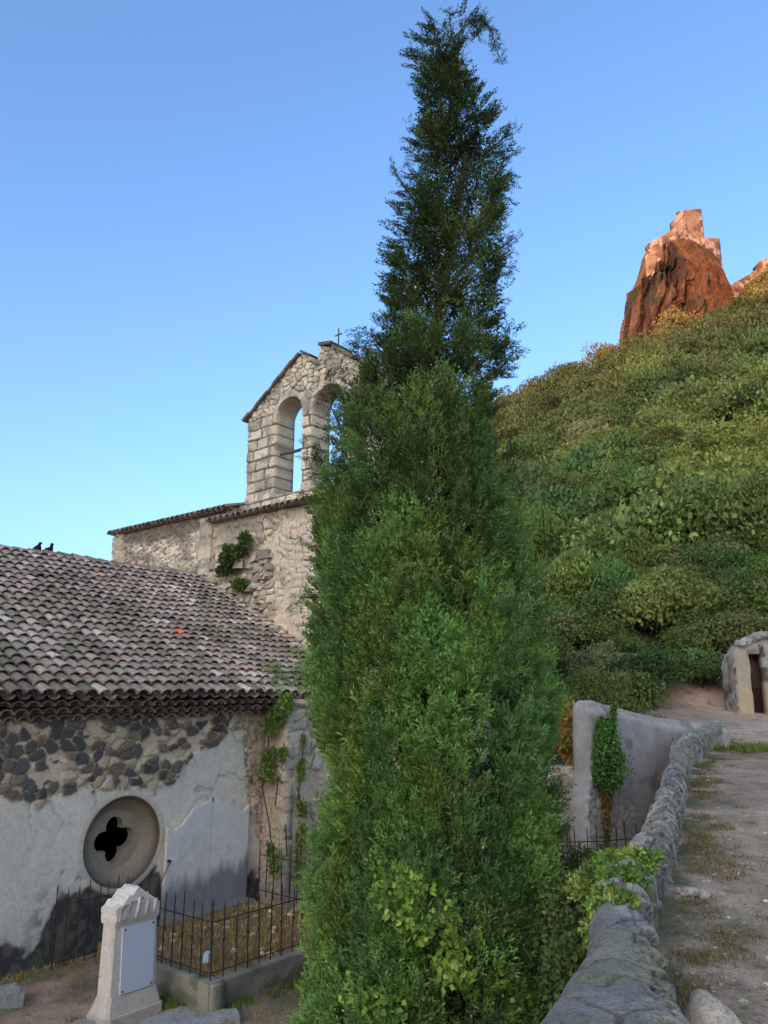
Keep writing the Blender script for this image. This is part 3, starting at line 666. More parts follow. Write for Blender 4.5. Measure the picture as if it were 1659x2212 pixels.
def fence(name, label, runs, zb, zt, group, post_every=None, kerb=None, sp=.185):
    f = empty(name, tuple(float(v) for v in (*runs[0][0][:2], G)), label, 'fence', group)
    for (a, b) in runs:
        a = np.array(a, float); b = np.array(b, float); Ln = np.linalg.norm(b - a); n = max(2, int(Ln / sp)); mb = MB()
        for k in range(n + 1):
            p = a + (b - a) * k / n; ex = .06 * (k % 3 == 0) + .03 * RS.rand(); lx, ly = (RS.rand(2) - .5) * .05
            mb.tube([(p[0], p[1], zb), (p[0] + lx * .5, p[1] + ly * .5, (zb + zt) / 2), (p[0] + lx, p[1] + ly, zt + ex), (p[0] + lx, p[1] + ly, zt + ex + .05)], [.0095, .0095, .0085, .002], 5)
            mb.tube([(p[0] + lx * .6, p[1] + ly * .6, zb + (zt - zb) * .52), (p[0] + lx * .62, p[1] + ly * .62, zb + (zt - zb) * .56)], .017, 5)
        for z in (zb + .1, zt - .14): mb.tube([(*a[:2], z), (*((a + b) / 2)[:2], z - .012), (*b[:2], z)], .008, 4)
        mb.build('railing', M['iron'], f)
    if kerb:
        for (a, b) in kerb:
            a = np.array(a, float); b = np.array(b, float); d = b - a; Ln = np.linalg.norm(d); d /= Ln; nrm = np.array((d[1], -d[0], 0)); 
            def kf(u, v):
                n = fbm(u * 4, v * 6, 4, 311); c = mix((.12, .115, .09), (.19, .175, .145), n); c = mix(c, (.06, .07, .035), ss(.5, .65, fbm(u * 3, v * 5, 4, 312)) * .7); return (n - .5) * .03, c
            m2 = MB(); relief(m2, np.array((a[0], a[1], 0.)) + nrm * .09, d, nrm, -.09, Ln + .09, G - .15, -1.76, .03, kf, .18); m2.build('kerb', M['conc'], f, True)
    return f
C1 = np.array((-2.08, 10.25, 0.)); C2 = C1 + DD * 3.1; C3 = C1 + NN * 2.9; C4 = C2 + NN * 2.6
fence('grave_fence', 'rusty iron railing on mossy stone kerb enclosing the grave plot below the white monument', [(C1, C2), (C1, C1 + NN * 1.75), (C2, C4)], -1.78, -.98, None, kerb=[(C1, C2), (C1 + NN * 1.8, C1 + MM * .09)])
fence('grave_fence', 'short row of black iron bars against the stained chapel wall below the round window', [(CW(.62, .22, 0), CW(1.75, .22, 0))], G, -1.14, None, sp=.16)
gk = [o for o in COL.objects if o.name.startswith('grave_fence')][0]
MB().box((C1[0], C1[1], (G - .15 - 1.755) / 2), (.20, .20, -1.755 - G + .15), (.16, .15, .12), RZ).build('corner_post', M['conc'], gk)
# soil and leaf litter inside the plot
tag(MB().box((C1 + C2) / 2 + NN * 1.35 + np.array((0, 0, -1.96)), (2.9, 2.5, .26), (.13, .10, .05), RZ).build('ground', M['earth']), kind='structure')
def tufts(mb, P, n, h, r, cols, wd=.012):
    P = np.array(P); k = len(P); w_ = RS.randint(0, k, n); p = P[w_] + np.concatenate([(RS.randn(n, 2)) * r, np.zeros((n, 1))], 1)
    ax = unit(np.concatenate([RS.randn(n, 2) * .45, np.ones((n, 1))], 1)); nr = unit(np.concatenate([RS.randn(n, 2), np.zeros((n, 1))], 1))
    c = np.array(cols)[RS.randint(0, len(cols), n)] * (.7 + .6 * RS.rand(n, 1)); leaves(mb, p, ax, nr, h * (.4 + .9 * RS.rand(n)), wd, c)
GRN = [(.07, .11, .03), (.10, .15, .04), (.06, .085, .03)]
DRY = [(.22, .17, .10), (.16, .12, .07), (.10, .10, .045), (.28, .22, .14)]
mb = MB()
P = [C1 + DD * (.2 + 2.7 * RS.rand()) + NN * (.15 + 2.2 * RS.rand()) + np.array((0, 0, -1.84)) for _ in range(260)]
tufts(mb, P, 4200, .10, .10, DRY + [(.09, .085, .035), (.12, .10, .05)]); 
for k in range(40):
    p = P[k]; mb.blob(p + (0, 0, .02), (.05, .04, .03), np.array((.35, .33, .30)) * (.3 + .9 * RS.rand()), k, .4, 7, 5)
for k in range(26): p = P[200 + k]; twigs(mb, p, [p + (RS.randn() * .2, RS.randn() * .2, .12 + .25 * RS.rand())], .005, (.06, .045, .03))
tag(mb.build('dry_weeds', M['leaf']), 'brown dry weeds and litter filling the railed grave plot', 'weeds', kind='stuff')
mb = MB()
P = []
for _ in range(500):
    x = -6 + 8 * RS.rand(); y = 8.6 + 6 * RS.rand(); p = np.array((x, y, G + .0)); off = np.dot(p[:2] - L0[:2], MM[:2])
    if off > .1 and float(fbm(x * 1.3, y * 1.3, 4, 44)) > .50: P.append(p)
tufts(mb, P, 9000, .05, .10, GRN + DRY, .008)
P = [C1 + DD * (-.5 + 3.4 * RS.rand()) + MM * (.12 + .3 * RS.rand() ** 2) + np.array((0, 0, G)) for _ in range(25)] + [C1 + NN * (.3 + .5 * RS.rand()) - DD * .2 + np.array((0, 0, G)) for _ in range(6)]
tufts(mb, P, 2600, .10, .05, GRN, .012)
P = [CW(-1.5 + 2.4 * RS.rand(), .08 + .25 * RS.rand() ** 2, G) for _ in range(40)] + [TO_ + np.array((RS.randn() * .35, RS.randn() * .2, 0)) for TO_ in [np.array((-3.1, 9.75, G))] for _ in range(20)]
tufts(mb, P, 2400, .08, .06, GRN + DRY, .010)
tag(mb.build('grass', M['leaf']), 'sparse green grass tufts on the churchyard soil', 'grass', kind='stuff')

# tombstone with blank white plaque
tb = empty('tombstone', (-3.0, 10.0, G), 'leaning grey carved tombstone with pointed top and blank white plaque', 'tombstone')
TO = np.array((-3.07, 9.87, 0.)); lean = .035
def TP(a, b, z):  # a along DD, b depth back (NN), z
    p = TO + DD * a + NN * b + np.array((0, 0, z)); p = p + (-DD * .02 + NN * .05) * (z - G) * .5; return p
def prism(mb, ring0, z0, ring1, z1, col):
    V = [TP(a, b, z0) for a, b in ring0] + [TP(a, b, z1) for a, b in ring1]; n = len(ring0)
    F = [(k, (k + 1) % n, n + (k + 1) % n, n + k) for k in range(n)] + [tuple(range(n - 1, -1, -1)), tuple(n + k for k in range(n))]; mb.add(V, F, col)
def rect(a0, a1, b0, b1): return [(a0, b0), (a1, b0), (a1, b1), (a0, b1)]
TCOL = (.37, .35, .335)
def octo(a0, a1, b0, b1, c): return [(a0 + c, b0), (a1 - c, b0), (a1, b0 + c), (a1, b1 - c), (a1 - c, b1), (a0 + c, b1), (a0, b1 - c), (a0, b0 + c)]
mb = MB(); prism(mb, octo(-.09, .55, -.0, .26, .02), -1.80, octo(-.07, .53, .0, .24, .02), -1.04, TCOL); mb.build('shaft', M['plaster'], tb)
mb = MB(); prism(mb, octo(-.17, .62, -.10, .38, .05), G - .1, octo(-.16, .61, -.09, .37, .05), -1.99, (.27, .26, .245)); prism(mb, octo(-.15, .60, -.06, .34, .04), -1.99, octo(-.085, .55, -.01, .27, .03), -1.80, (.30, .285, .26)); mb.build('base', M['plaster'], tb)
mb = MB(); prism(mb, octo(-.085, .54, -.02, .26, .02), -1.05, octo(-.085, .54, -.035, .28, .02), -1.0, TCOL); prism(mb, octo(-.085, .54, -.035, .28, .02), -1.0, octo(-.08, .535, -.03, .275, .02), -.93, (.40, .385, .37))
mb.build('moulding', M['plaster'], tb)
mb = MB()   # carved drapery roof
V = []; na = 15; nb = 6
for ib in range(nb):
    for ia in range(na):
        a = -.075 + .60 * ia / (na - 1); g = 1 - abs((a - .225) / .33); b = -.03 + .31 * ib / (nb - 1)
        z = -.93 + .27 * max(0, g) ** .85 * (1 - .15 * abs(ib / (nb - 1) - .5)) + .018 * math.sin(ia * 2.1 + ib * .8) + (0 if 0 < ia < na - 1 else .02)
        V.append(TP(a, b, z))
for (ib) in (0, nb - 1):
    for ia in range(na): V.append(TP(-.075 + .60 * ia / (na - 1), -.03 + .31 * ib / (nb - 1), -.94))
F = [(ib * na + ia, ib * na + ia + 1, (ib + 1) * na + ia + 1, (ib + 1) * na + ia) for ib in range(nb - 1) for ia in range(na - 1)]
F += [(nb * na + ia, nb * na + ia + 1, ia + 1, ia) for ia in range(na - 1)] + [(nb * na + na + ia + 1, nb * na + na + ia, (nb - 1) * na + ia, (nb - 1) * na + ia + 1) for ia in range(na - 1)]
F += [(nb * na, 0, na, 2 * na, 3 * na, 4 * na, 5 * na, nb * na + na), (nb * na + na - 1, nb * na + 2 * na - 1, 6 * na - 1, 5 * na - 1, 4 * na - 1, 3 * na - 1, 2 * na - 1, na - 1)]
mb.add(V, F, (.40, .385, .375)); mb.build('cap', M['plaster'], tb)
mb = MB()
for k in range(5): mb.tube([TP(-.06 + k * .12, -.07, -.99), TP(.0 + k * .11, -.065, -.86 + .03 * k * (k < 3) + .02), TP(.07 + k * .10, -.06, -.80 - .02 * abs(k - 2))], [.022, .02, .01], 6, (.36, .345, .33))
mb.build('carving', M['plaster'], tb, True)
mb = MB(); prism(mb, rect(.035, .475, -.028, -.004), -1.79, rect(.035, .475, -.028, -.004), -1.08, (.6, .6, .6)); plq = mb.build('plaque', M['enamel'], tb)
for a, z in ((.065, -1.11), (.445, -1.11), (.065, -1.76), (.445, -1.76)):
    MB().tube([TP(a, -.026, z), TP(a, -.036, z)], .011, 8).build('bolt', M['iron'], plq)
# slabs lying on the ground
def flat_slab(name, label, c, size, rz, z, col, seed):
    nx = ny = 12; V = []; hx, hy, hz = size
    for zz_ in (0, 1):
        for i in range(nx):
            for j in range(ny):
                a = (i / (nx - 1) - .5) * hx; b = (j / (ny - 1) - .5) * hy
                k = 1 + .12 * (float(fbm(i * .5 + seed, j * .5, 3, seed)) - .5) ; 
                V.append((c[0] + (a * math.cos(rz) - b * math.sin(rz)) * k, c[1] + (a * math.sin(rz) + b * math.cos(rz)) * k, z + zz_ * (hz + .03 * (float(fbm(i * .7, j * .7 + seed, 3, 2)) - .5))))
    n = nx * ny; F = []
    for i in range(nx - 1):
        for j in range(ny - 1):
            q = (i * ny + j, (i + 1) * ny + j, (i + 1) * ny + j + 1, i * ny + j + 1); F += [q[::-1], tuple(n + v for v in q)]
    for i in range(nx - 1):
        F += [(i * ny, (i + 1) * ny, n + (i + 1) * ny, n + i * ny), (i * ny + ny - 1, n + i * ny + ny - 1, n + (i + 1) * ny + ny - 1, (i + 1) * ny + ny - 1)]
    for j in range(ny - 1):
        F += [(j, n + j, n + j + 1, j + 1), ((nx - 1) * ny + j, (nx - 1) * ny + j + 1, n + (nx - 1) * ny + j + 1, n + (nx - 1) * ny + j)]
    return tag(MB().add(V, F, col).build(name, M['stone']), label, 'stone slab')
flat_slab('stone_slab', 'long pale stone kerb block lying at the foot of the chapel wall, far left', (-5.35, 9.95), (2.1, .36, .24), RZ - .28, G - .06, (.20, .20, .195), 3)
flat_slab('stone_slab', 'flat grey grave slab on the ground in front of the tombstone', (-2.45, 9.62), (1.05, .75, .10), RZ, G - .03, (.21, .212, .22), 5)
flat_slab('stone_slab', 'small dark slab edge behind the flat grave slab, beside the tombstone foot', (-1.95, 9.95), (.55, .30, .08), RZ - .5, G, (.22, .22, .22), 8)
flat_slab('stone_slab', 'flat grey ledger stone left of the tombstone foot at the bottom edge', (-3.45, 9.55), (.9, .45, .06), RZ, G, (.20, .205, .21), 11)
mb = MB()
mb.box(C2 + NN * .1 - DD * .5 + np.array((0, 0, -1.72)), (.5, .05, .2), (.2, .05, .04), RZ + .2)
tag(mb.build('grave_marker', M['red']), 'small dark red board leaning inside the right end of the iron railing', 'board')
mb = MB().box(C1 + DD * .55 + NN * .75 + np.array((0, 0, -1.78)), (.10, .07, .13), (.5, .6, .65), RZ + .4, .8, .02); 
tag(mb.build('grave_lantern', M['enamel']), 'small pale blue glass grave lantern among the dry weeds', 'lantern')

# ================================================================== PATH WALL (parapet)
def path_wall():
    n = 2300; Cv, T = smooth_curve(WALLC, n); tan = np.gradient(Cv, axis=0); tan = tan / np.linalg.norm(tan, axis=1)[:, None]; left = np.stack([-tan[:, 1], tan[:, 0]], 1)
    Hh = np.interp(Cv[:, 1], [-3, 3, 6, 10, 14, 17], [.42, .42, .42, .44, .50, .5])
    Wt = np.interp(Cv[:, 1], [-3, 2, 3.2, 4.2, 6, 9, 17], [.85, .82, .62, .34, .22, .20, .24])
    base = path_z(Cv[:, 1])
    # cross section parameters: right foot -> up -> rounded top -> down left face to churchyard
    sec = []
    for a in np.linspace(0, 1, 24): sec.append((0., -.35 + a * 1.0, 0))           # right face, z as fraction of H (negative = below)
    for a in np.linspace(0, math.pi, 44)[1:-1]: sec.append((.5 - .5 * math.cos(a), .65 + .35 * math.sin(a), 0))
    for a in np.linspace(0, 1, 26): sec.append((1., .65 * (1 - a), a))               # left face
    m = len(sec); V = np.zeros((n, m, 3)); Cc = np.zeros((n, m, 3))
    # arclength across the section for the stone pattern
    W_ = .4; arc = [0]
    for k in range(1, m):
        dx = (sec[k][0] - sec[k - 1][0]) * W_; dz = (sec[k][1] - sec[k - 1][1]) * .5 if not sec[k][2] else .1; arc.append(arc[-1] + math.hypot(dx, dz))
    arc = np.array(arc)
    S = T[:, None] + 0 * arc[None, :]; Q = arc[None, :] + 0 * T[:, None]
    sk = S + Q * .75      # courses lean with the slope
    wsk = sk + (fbm(S * 2, Q * 2, 3, 9) - .5) * .12; wq = Q + (fbm(S * 2, Q * 2 + 7, 3, 10) - .5) * .12
    f1, e, idd = worley(wsk / .07, wq / .26, 401, 1.); st = ss(.012, .11, e)
    f1b, e2, id2 = worley(wsk / .028, wq / .16, 405, 1.); st2 = ss(.02, .16, e2)
    d = Cv[:, 1][:, None] + 0 * Q; cem = ss(.50, .62, fbm(S * .7, Q * .5, 3, 77) + ss(4.4, 3.3, d) * .42 + ss(1.2, .4, np.abs(d - 6.2)) * .10 - .13) * ss(.60, .76, Q + (fbm(S * 3, Q * 3, 3, 4) - .5) * .3)
    h = (st * (.02 + .06 * idd) + st2 * .014 - .02) * (1 - cem) + (fbm(S * 5, Q * 5, 4, 402) - .5) * .06 * (1 - .7 * cem) + cem * .03 + (fbm(S * 1.2, Q * 1.2, 3, 403) - .5) * .06 - .03
    c = mix((.055, .053, .05), pick(idd, [(.18, .175, .175), (.23, .22, .21), (.15, .15, .15), (.21, .195, .175), (.27, .26, .245)]), st); c = c * (.62 + .38 * st2[..., None]); fc, ec, ic = worley(S / .42 + fbm(S * 3, Q * 3, 3, 45), Q / .30, 431, 1.); ck = ss(.05, .0, ec) * cem; h = h - .03 * ck
    c = mix(c, mix((.125, .118, .112), (.21, .20, .19), ss(.3, .7, fbm(S * 4, Q * 4, 5, 41) * .7 + ic * .3)), cem); c = mix(c, (.04, .038, .035), ck)
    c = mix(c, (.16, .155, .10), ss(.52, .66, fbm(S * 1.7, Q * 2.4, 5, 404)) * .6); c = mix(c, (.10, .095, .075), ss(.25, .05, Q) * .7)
    for k in range(m):
        f, zf, lf = sec[k]
        off = Wt * (f - .0)
        z = base + Hh * zf if not lf else (base + Hh * .65) * (1 - lf) + (G - .2) * lf
        off = off + lf * .25
        if f <= 0: nx, nz = -1., 0.
        elif f >= 1 or lf: nx, nz = 1., .0
        else: a = math.acos(1 - 2 * f); nx, nz = -math.cos(a), math.sin(a)
        V[:, k, 0] = Cv[:, 0] + left[:, 0] * (off + nx * h[:, k]); V[:, k, 1] = Cv[:, 1] + left[:, 1] * (off + nx * h[:, k]); V[:, k, 2] = z + nz * h[:, k]
    i, j = np.meshgrid(np.arange(n - 1), np.arange(m - 1), indexing='ij'); q = np.stack([i * m + j, i * m + j + 1, (i + 1) * m + j + 1, (i + 1) * m + j], -1).reshape(-1, 4)
    mb = MB(); mb.add(V, q[:, ::-1], c.reshape(-1, 3))
    ee = V[-1]; mb.add(np.concatenate([ee, [ee.mean(0) + (.03, .05, 0)]]), [(k, k + 1, m) for k in range(m - 1)], (.28, .28, .28))
    return tag(mb.build('parapet_wall', M['stone'], None, True), 'winding low rounded rubble wall along the left edge of the dirt path', 'stone wall')
path_wall()
# boulder at its foot and the white stones in the path
mb = MB().blob((1.52, 4.02, .05), (.13, .22, .17), (.36, .30, .25), 3, .3, 16, 10); mb.blob((1.44, 3.66, .0), (.12, .16, .12), (.30, .25, .2), 6, .3, 14, 9)
tag(mb.build('boulder', M['stone'], None, True), 'rounded buff boulder against the near foot of the parapet wall', 'boulder')
sx, sy = 2.42, 6.62
for k, (dx, dy, r) in enumerate(((0, 0, .06), (.09, -.06, .045), (-.06, .09, .04), (.13, .05, .03))):
    mb = MB().blob((sx + dx, sy + dy, .04 + r * .3), (r, r * .8, r * .65), (.33, .30, .27), 20 + k, .6, 12, 8)
    tag(mb.build('stone', M['stone'], None), ['largest white stone of the little heap on the path beside the wall', 'second white stone of the heap, nearest the viewer', 'small white stone at the back of the heap on the path', 'smallest white stone at the right of the heap on the path'][k], 'stone', 'white stones on the path')
# litter at the frame edge
lx, lz = at(1653, 2062, 4.9)
tag(MB().blob((2.3, 5.0, .08), (.05, .03, .03), (.6, .62, .66), 77, .4, 7, 5).build('litter', M['enamel']), 'crumpled white scrap of litter on the path at the right edge', 'litter')

# retaining wall and cemetery end walls
def plast_wall(u, v, top=1.2, L_=3.):
    n = fbm(u * 1.5, v * 1., 4, 500); c = mix((.205, .195, .20), (.26, .245, .245), n)
    st = ss(.5, .62, fbm(u * 5, v * .8, 4, 501)) * .25; c = c * (1 - st[..., None] * .5)
    bad = ss(-.1, -.7, v + (fbm(u * 2.5, v * 2, 4, 502) - .5) * 1.4 + (u - .9) * .55); f1, e, idd = worley(u / .16, v / .12, 503); s3 = ss(.04, .2, e)
    c = mix(c, mix((.16, .155, .15), pick(idd, [(.28, .275, .27), (.33, .32, .31), (.22, .215, .21)]), s3), bad * .85)
    k = ss(top - .22, top - .05, v); h = (n - .5) * .05 + bad * (-.02 + .03 * s3 * idd) - .10 * k ** 2; c = mix(c, (.24, .235, .22), k * .6); c = c * (1 - .35 * ss(.55, .7, fbm(u * 3, v * 3, 4, 508))[..., None])
    return h + (fbm(u * 8, v * 8, 3, 505) - .5) * .012, c
RA = np.array((3.72, 14.3, 0.)); RB = np.array((7.3, 16.9, 0.)); Rd = (RB - RA); RL = np.linalg.norm(Rd); Rd /= RL; Rn = np.array((Rd[1], -Rd[0], 0.))
ROUT = [(-.25, G - .2), (RL, G - .2), (RL, .95), (RL * .8, .98), (RL * .6, 1.06), (RL * .4, 1.16), (.85, 1.32), (.45, 1.41), (.18, 1.46), (.04, 1.40), (-.02, 1.25), (-.05, .2), (-.22, -.3)]
mb = MB(); relief(mb, RA, Rd, Rn, -.4, RL + .1, G - .2, 1.5, .03, lambda u, v: plast_wall(u, v, np.interp(u, [0, .45, RL * .4, RL * .6, RL], [1.42, 1.40, 1.15, 1.05, .95])), .42, lambda u, v: seg_sdf(u, v, ROUT) + (fbm(u * 3, v * 3, 3, 6) - .5) * .05, 4, True)
tag(mb.build('retaining_wall', M['plaster'], None, True), 'tall grey rendered retaining wall with sloping rounded top joining the parapet', 'wall')
def low_face(u, v):
    n = fbm(u * 2, v * 2, 4, 520); f1, e, idd = worley(u / .2, v / .13, 521); s3 = ss(.04, .2, e); k = ss(-.05, -.25, v)
    c = mix(mix((.2, .19, .16), pick(idd, [(.36, .34, .28), (.42, .40, .34), (.3, .28, .24)]), s3), (.235, .225, .205), k); b = ss(-.95, -1.1, v); c = mix(c, (.115, .10, .095), b)
    return s3 * .03 * (1 - k) + (n - .5) * .03, c
mb = MB(); relief(mb, np.array((2.0, 16.6, 0)), np.array((1., 0, 0)), np.array((0, -1., 0)), 0, 2.3, G - .2, .12, .04, low_face, .4, None, 1)
tag(mb.build('cemetery_wall', M['plaster'], None, True), 'low wall with pale rubble top and patched brown render, left of the grey retaining wall', 'wall')
fence('grave_fence', 'row of dark corroded grave railings below the grey retaining wall, behind the bush', [(np.array((2.65, 12.0, 0)), np.array((3.75, 12.3, 0)))], G, -.38, None, sp=.15)
mb = MB()
for k in range(5): x = 2.7 + k * .22; mb.box((x, 11.9 + .04 * k, -1.35), (.055, .045, 1.5 + .15 * RS.rand()), (.2, .18, .17), .2, .9, .01)
tag(mb.build('wooden_palings', M['wood']), 'grey weathered wooden palings standing in front of the retaining wall foot', 'palings')

# ================================================================== GATEWAY at the path's end
gate = empty('gateway', (11.0, 23.6, 1.0), 'crumbling rendered gateway wall with narrow brown door at the right edge', 'gateway')
def g_face(u, v):
    n = fbm(u * 2, v * 2, 4, 600); c = mix((.22, .20, .17), (.25, .215, .15), ss(2.6, 1.2, v)); c = mix(c, (.20, .195, .19), ss(2.55, 2.9, v + (n - .5) * .6)); c = mix(c, (.10, .09, .08), ss(.6, .7, fbm(u * 5, v * 5, 4, 602)) * ss(2.3, 2.8, v) * .8)
    return (n - .5) * .05, c
def g_side(u, v):
    n = fbm(u * 4, v * 3, 5, 610); k = ss(.42, .5, fbm(u * 7, v * 4, 4, 611)); c = mix((.07, .068, .062), (.24, .23, .22), k * (.6 + .6 * n)); return k * .03 + (n - .5) * .16, c
GA = np.array((10.50, 23.4, 0)); ga = R(2); Gd = np.array((math.cos(ga), math.sin(ga), 0)); Gn = np.array((Gd[1], -Gd[0], 0))
GO = [(0, .7), (.42, .7), (.42, 2.72), (1.1, 2.72), (1.1, .7), (4.2, .7), (4.2, 3.28), (1.6, 3.32), (.9, 3.3), (.45, 3.18), (.12, 2.95), (-.02, 2.7)]
mb = MB(); relief(mb, GA, Gd, Gn, -.1, 4.2, .7, 3.4, .04, g_face, .5, lambda u, v: seg_sdf(u, v, GO) + (fbm(u * 4, v * 4, 3, 6) - .5) * .10, 3); mb.build('wall', M['plaster'], gate, True)
ld = np.array((-.03, 1., 0)); lnv = np.array((-ld[1], ld[0], 0))
mb = MB(); relief(mb, GA + np.array((0, .02, 0)), ld, lnv, -.0, .9, .7, 2.75, .05, g_side, .3, None, 1); mb.build('side_wall', M['stone'], gate, True)
mb = MB().box(GA + Gd * .76 + (0, .42, 2.23), (.7, .05, .98), (.1, .1, .1), ga); dr = mb.build('door', mat('brown_door', base=(.10, .062, .038), n_scale=10, n_amt=.4, bump=.4), gate)
mb = MB().box(GA + Gd * .76 + (0, .40, 1.25), (.7, .05, 1.0), (.1, .1, .1), ga); mb.build('door_panel', M['red'], dr)
mb = MB(); relief(mb, GA + Gd * .76 + np.array((0, -.22, 0)), Gd, Gn, 0, 3.1, .7, 3.0, .05, lambda u, v: (g_side(u, v)[0] * .5, mix(g_side(u, v)[1], (.27, .24, .20), ss(1.95, 1.85, v))), .35, None, 1); mb.build('pier', M['stone'], gate, True)
mb = MB()
for k in range(60):
    u = .15 + 3.9 * (k + RS.rand()) / 60; z = float(np.interp(u, [0, .45, .9, 4], [2.9, 3.15, 3.28, 3.3])); mb.blob(GA + Gd * u + (0, .1 * RS.rand(), z), (.12 + .1 * RS.rand(), .16, .07 + .06 * RS.rand()), np.array((.25, .24, .225)) * (.5 + .7 * RS.rand()), k, .5, 9, 6)
mb.build('coping_stones', M['stone'], gate)

# ================================================================== ROCK AND CASTLE
def RKP(px, py, Y=195.): x, z = at(px, py, Y); return x, Y, z
rows_ = [(800, 1356, 1576, 27), (740, 1357, 1570, 24), (700, 1357, 1568, 22), (668, 1359, 1564, 21), (660, 1364, 1562, 20), (628, 1367, 1556, 18.5), (620, 1379, 1553, 17.5), (590, 1389, 1540, 15), (560, 1396, 1524, 11), (535, 1406, 1508, 7), (520, 1430, 1500, 3), (512, 1454, 1490, 1.)]
seg = 300; nr_ = 190; V = np.zeros((nr_, seg, 3)); Cc = np.zeros((nr_, seg, 3)); pys = np.array([r[0] for r in rows_], float)
def cyl_n(th, z, sc, oct_, sd_):      # seamless round the column
    return fbm(np.cos(th) * sc + 30 + z * .37, np.sin(th) * sc + z * .93, oct_, sd_)
for i in range(nr_):
    f = i / (nr_ - 1); py = 800 + (512 - 800) * f
    xl = np.interp(-py, -pys, [r[1] for r in rows_]); xr = np.interp(-py, -pys, [r[2] for r in rows_]); dp = np.interp(-py, -pys, [r[3] for r in rows_])
    x0, z = at(xl, py, YC); x1, _ = at(xr, py, YC); cxm = (x0 + x1) / 2; hw = (x1 - x0) / 2
    th = np.linspace(0, 2 * np.pi, seg, endpoint=False)
    n1 = cyl_n(th, z * .05, 1.5, 4, 700); n2 = cyl_n(th, z * .10, 5, 5, 701); n3 = cyl_n(th, z * .035, 3.2, 3, 704); n4 = cyl_n(th, z * .35, 12, 4, 706)
    ridge = 1 - np.abs(n2 * 2 - 1) * 2.2
    left = ss(4.75, 4.2, th) * ss(2.6, 3.1, th)
    fis = ss(.045, .0, np.abs(n3 - .5)) * (.35 + .65 * left)
    n5 = cyl_n(th, z * .8, 24, 3, 708); n6 = cyl_n(th, z * .22, 9, 2, 709); led = ss(.46, .50, n6) * .06 + ss(.56, .59, n6) * .06
    q = (n1 - .5) * .45 + (ridge - .5) * .14 * (.4 + 1.3 * left) + (n4 - .5) * .14 + (n5 - .5) * .10 + led * (1 + left) - fis * .28
    q = q * hw * .55
    # arched hollow worn into the face
    hol = ss(1., .5, np.hypot((th - 4.55) / .22, (z - 118.) / 7.5)); q = q - hol * 1.6
    V[i, :, 0] = cxm + (hw + q * .45) * np.cos(th); V[i, :, 1] = YC + 2 + (dp + q * 1.5 * min(1, dp / 12)) * .85 * np.sin(th); V[i, :, 2] = z + (n4 - .5) * 1.6
    c = mix((.125, .042, .019), (.17, .068, .032), n1); c = mix(c, (.06, .03, .02), ss(.5, .75, n4) * .7); c = mix(c, (.17, .072, .018), hol * .9)
    c = mix(c, (.20, .12, .08), left * ss(.5, .62, n2) * .55); c = mix(c, (.045, .028, .02), left * ss(.52, .40, n2) * .8); c = mix(c, (.03, .02, .015), fis * .9)  # shade of the left crags and black crevices put into the colour
    c = c * np.array((.80, .80, .66)) * (.8 + .5 * n5[:, None]); Cc[i] = mix(c, (.05, .045, .02), ss(.62, .68, cyl_n(th, z * .2, 4, 4, 720)) * .7)
i, j = np.meshgrid(np.arange(nr_ - 1), np.arange(seg), indexing='ij'); q = np.stack([i * seg + j, i * seg + (j + 1) % seg, (i + 1) * seg + (j + 1) % seg, (i + 1) * seg + j], -1).reshape(-1, 4)
mb = MB(); mb.add(V.reshape(-1, 3), q, Cc.reshape(-1, 3)); top = V[-1].mean(0); mb.add(np.concatenate([V[-1], [top]]), [(k, (k + 1) % seg, seg) for k in range(seg)], (.15, .07, .04))
tag(mb.build('rock_outcrop', M['rock'], None, False), kind='structure')
castle = empty('castle', RKP(1490, 520), 'ruined pinkish castle keep and walls crowning the red rock outcrop', 'castle')
def cast_face(u, v):
    n = fbm(u * .5, v * .5, 4, 800); c = mix((.29, .17, .10), (.15, .075, .042), ss(.40, .58, n)); c = mix(c, (.42, .28, .19), ss(.58, .7, fbm(u * .7 + 9, v * .7, 4, 801)))
    return (fbm(u * .9, v * .9, 4, 803) - .5) * .28, c
def cwall(name, p0, p1, base_py, thick, Y0, Y1, par, rag=.5):
    (xa, za), (xb, zb_) = at(p0[0], p0[1], Y0), at(p1[0], p1[1], Y1)
    a = np.array((xa, Y0, 0)); b = np.array((xb, Y1, 0)); d = b - a; Ln = np.linalg.norm(d); d /= Ln; nn = np.array((d[1], -d[0], 0))
    zl = at(830, base_py, Y0)[1]; OUTL = [(0, zl), (Ln, zl), (Ln, zb_), (0, za)]
    mb = MB(); relief(mb, a, d, nn, -.3, Ln + .3, zl, max(za, zb_) + .4, .28, cast_face, thick, lambda u, v: seg_sdf(u, v, OUTL) + (fbm(u * .6, v * .6, 3, 6) - .5) * rag, 2)
    return mb.build(name, M['rock'], par, True)
tw = cwall('tower', (1472, 455), (1515, 450), 535, 6.5, 190.5, 191.5, castle, .1)
x0, z0 = at(1492, 466, 192.); MB().box((at(1483, 464, 191.2)[0], 191.15, at(1483, 464, 191.2)[1]), (.7, .5, 1.0), (.55, .42, .34)).build('opening', M['rock'], tw)
cwall('turret_wall', (1460, 458), (1472, 455), 530, 1.2, 195, 190.6, castle)
cwall('curtain_wall', (1397, 528), (1462, 490), 560, 1.5, 190., 190.8, castle)
cwall('curtain_wall', (1516, 513), (1554, 515), 596, 6., 191., 193.5, castle)
cwall('curtain_wall', (1392, 545), (1430, 522), 600, 3., 189.6, 187.5, castle)
cw2 = empty('castle_wall', (at(1620, 600, 200)[0], 200, at(1620, 600, 200)[1]), 'distant ruined reddish wall rising along the ridge to the right edge', 'ruined wall')
cwall('wall', (1577, 616), (1640, 580), 660, 1.5, 200, 202, cw2); cwall('tower_stump', (1639, 563), (1690, 545), 640, 4., 200, 200, cw2)

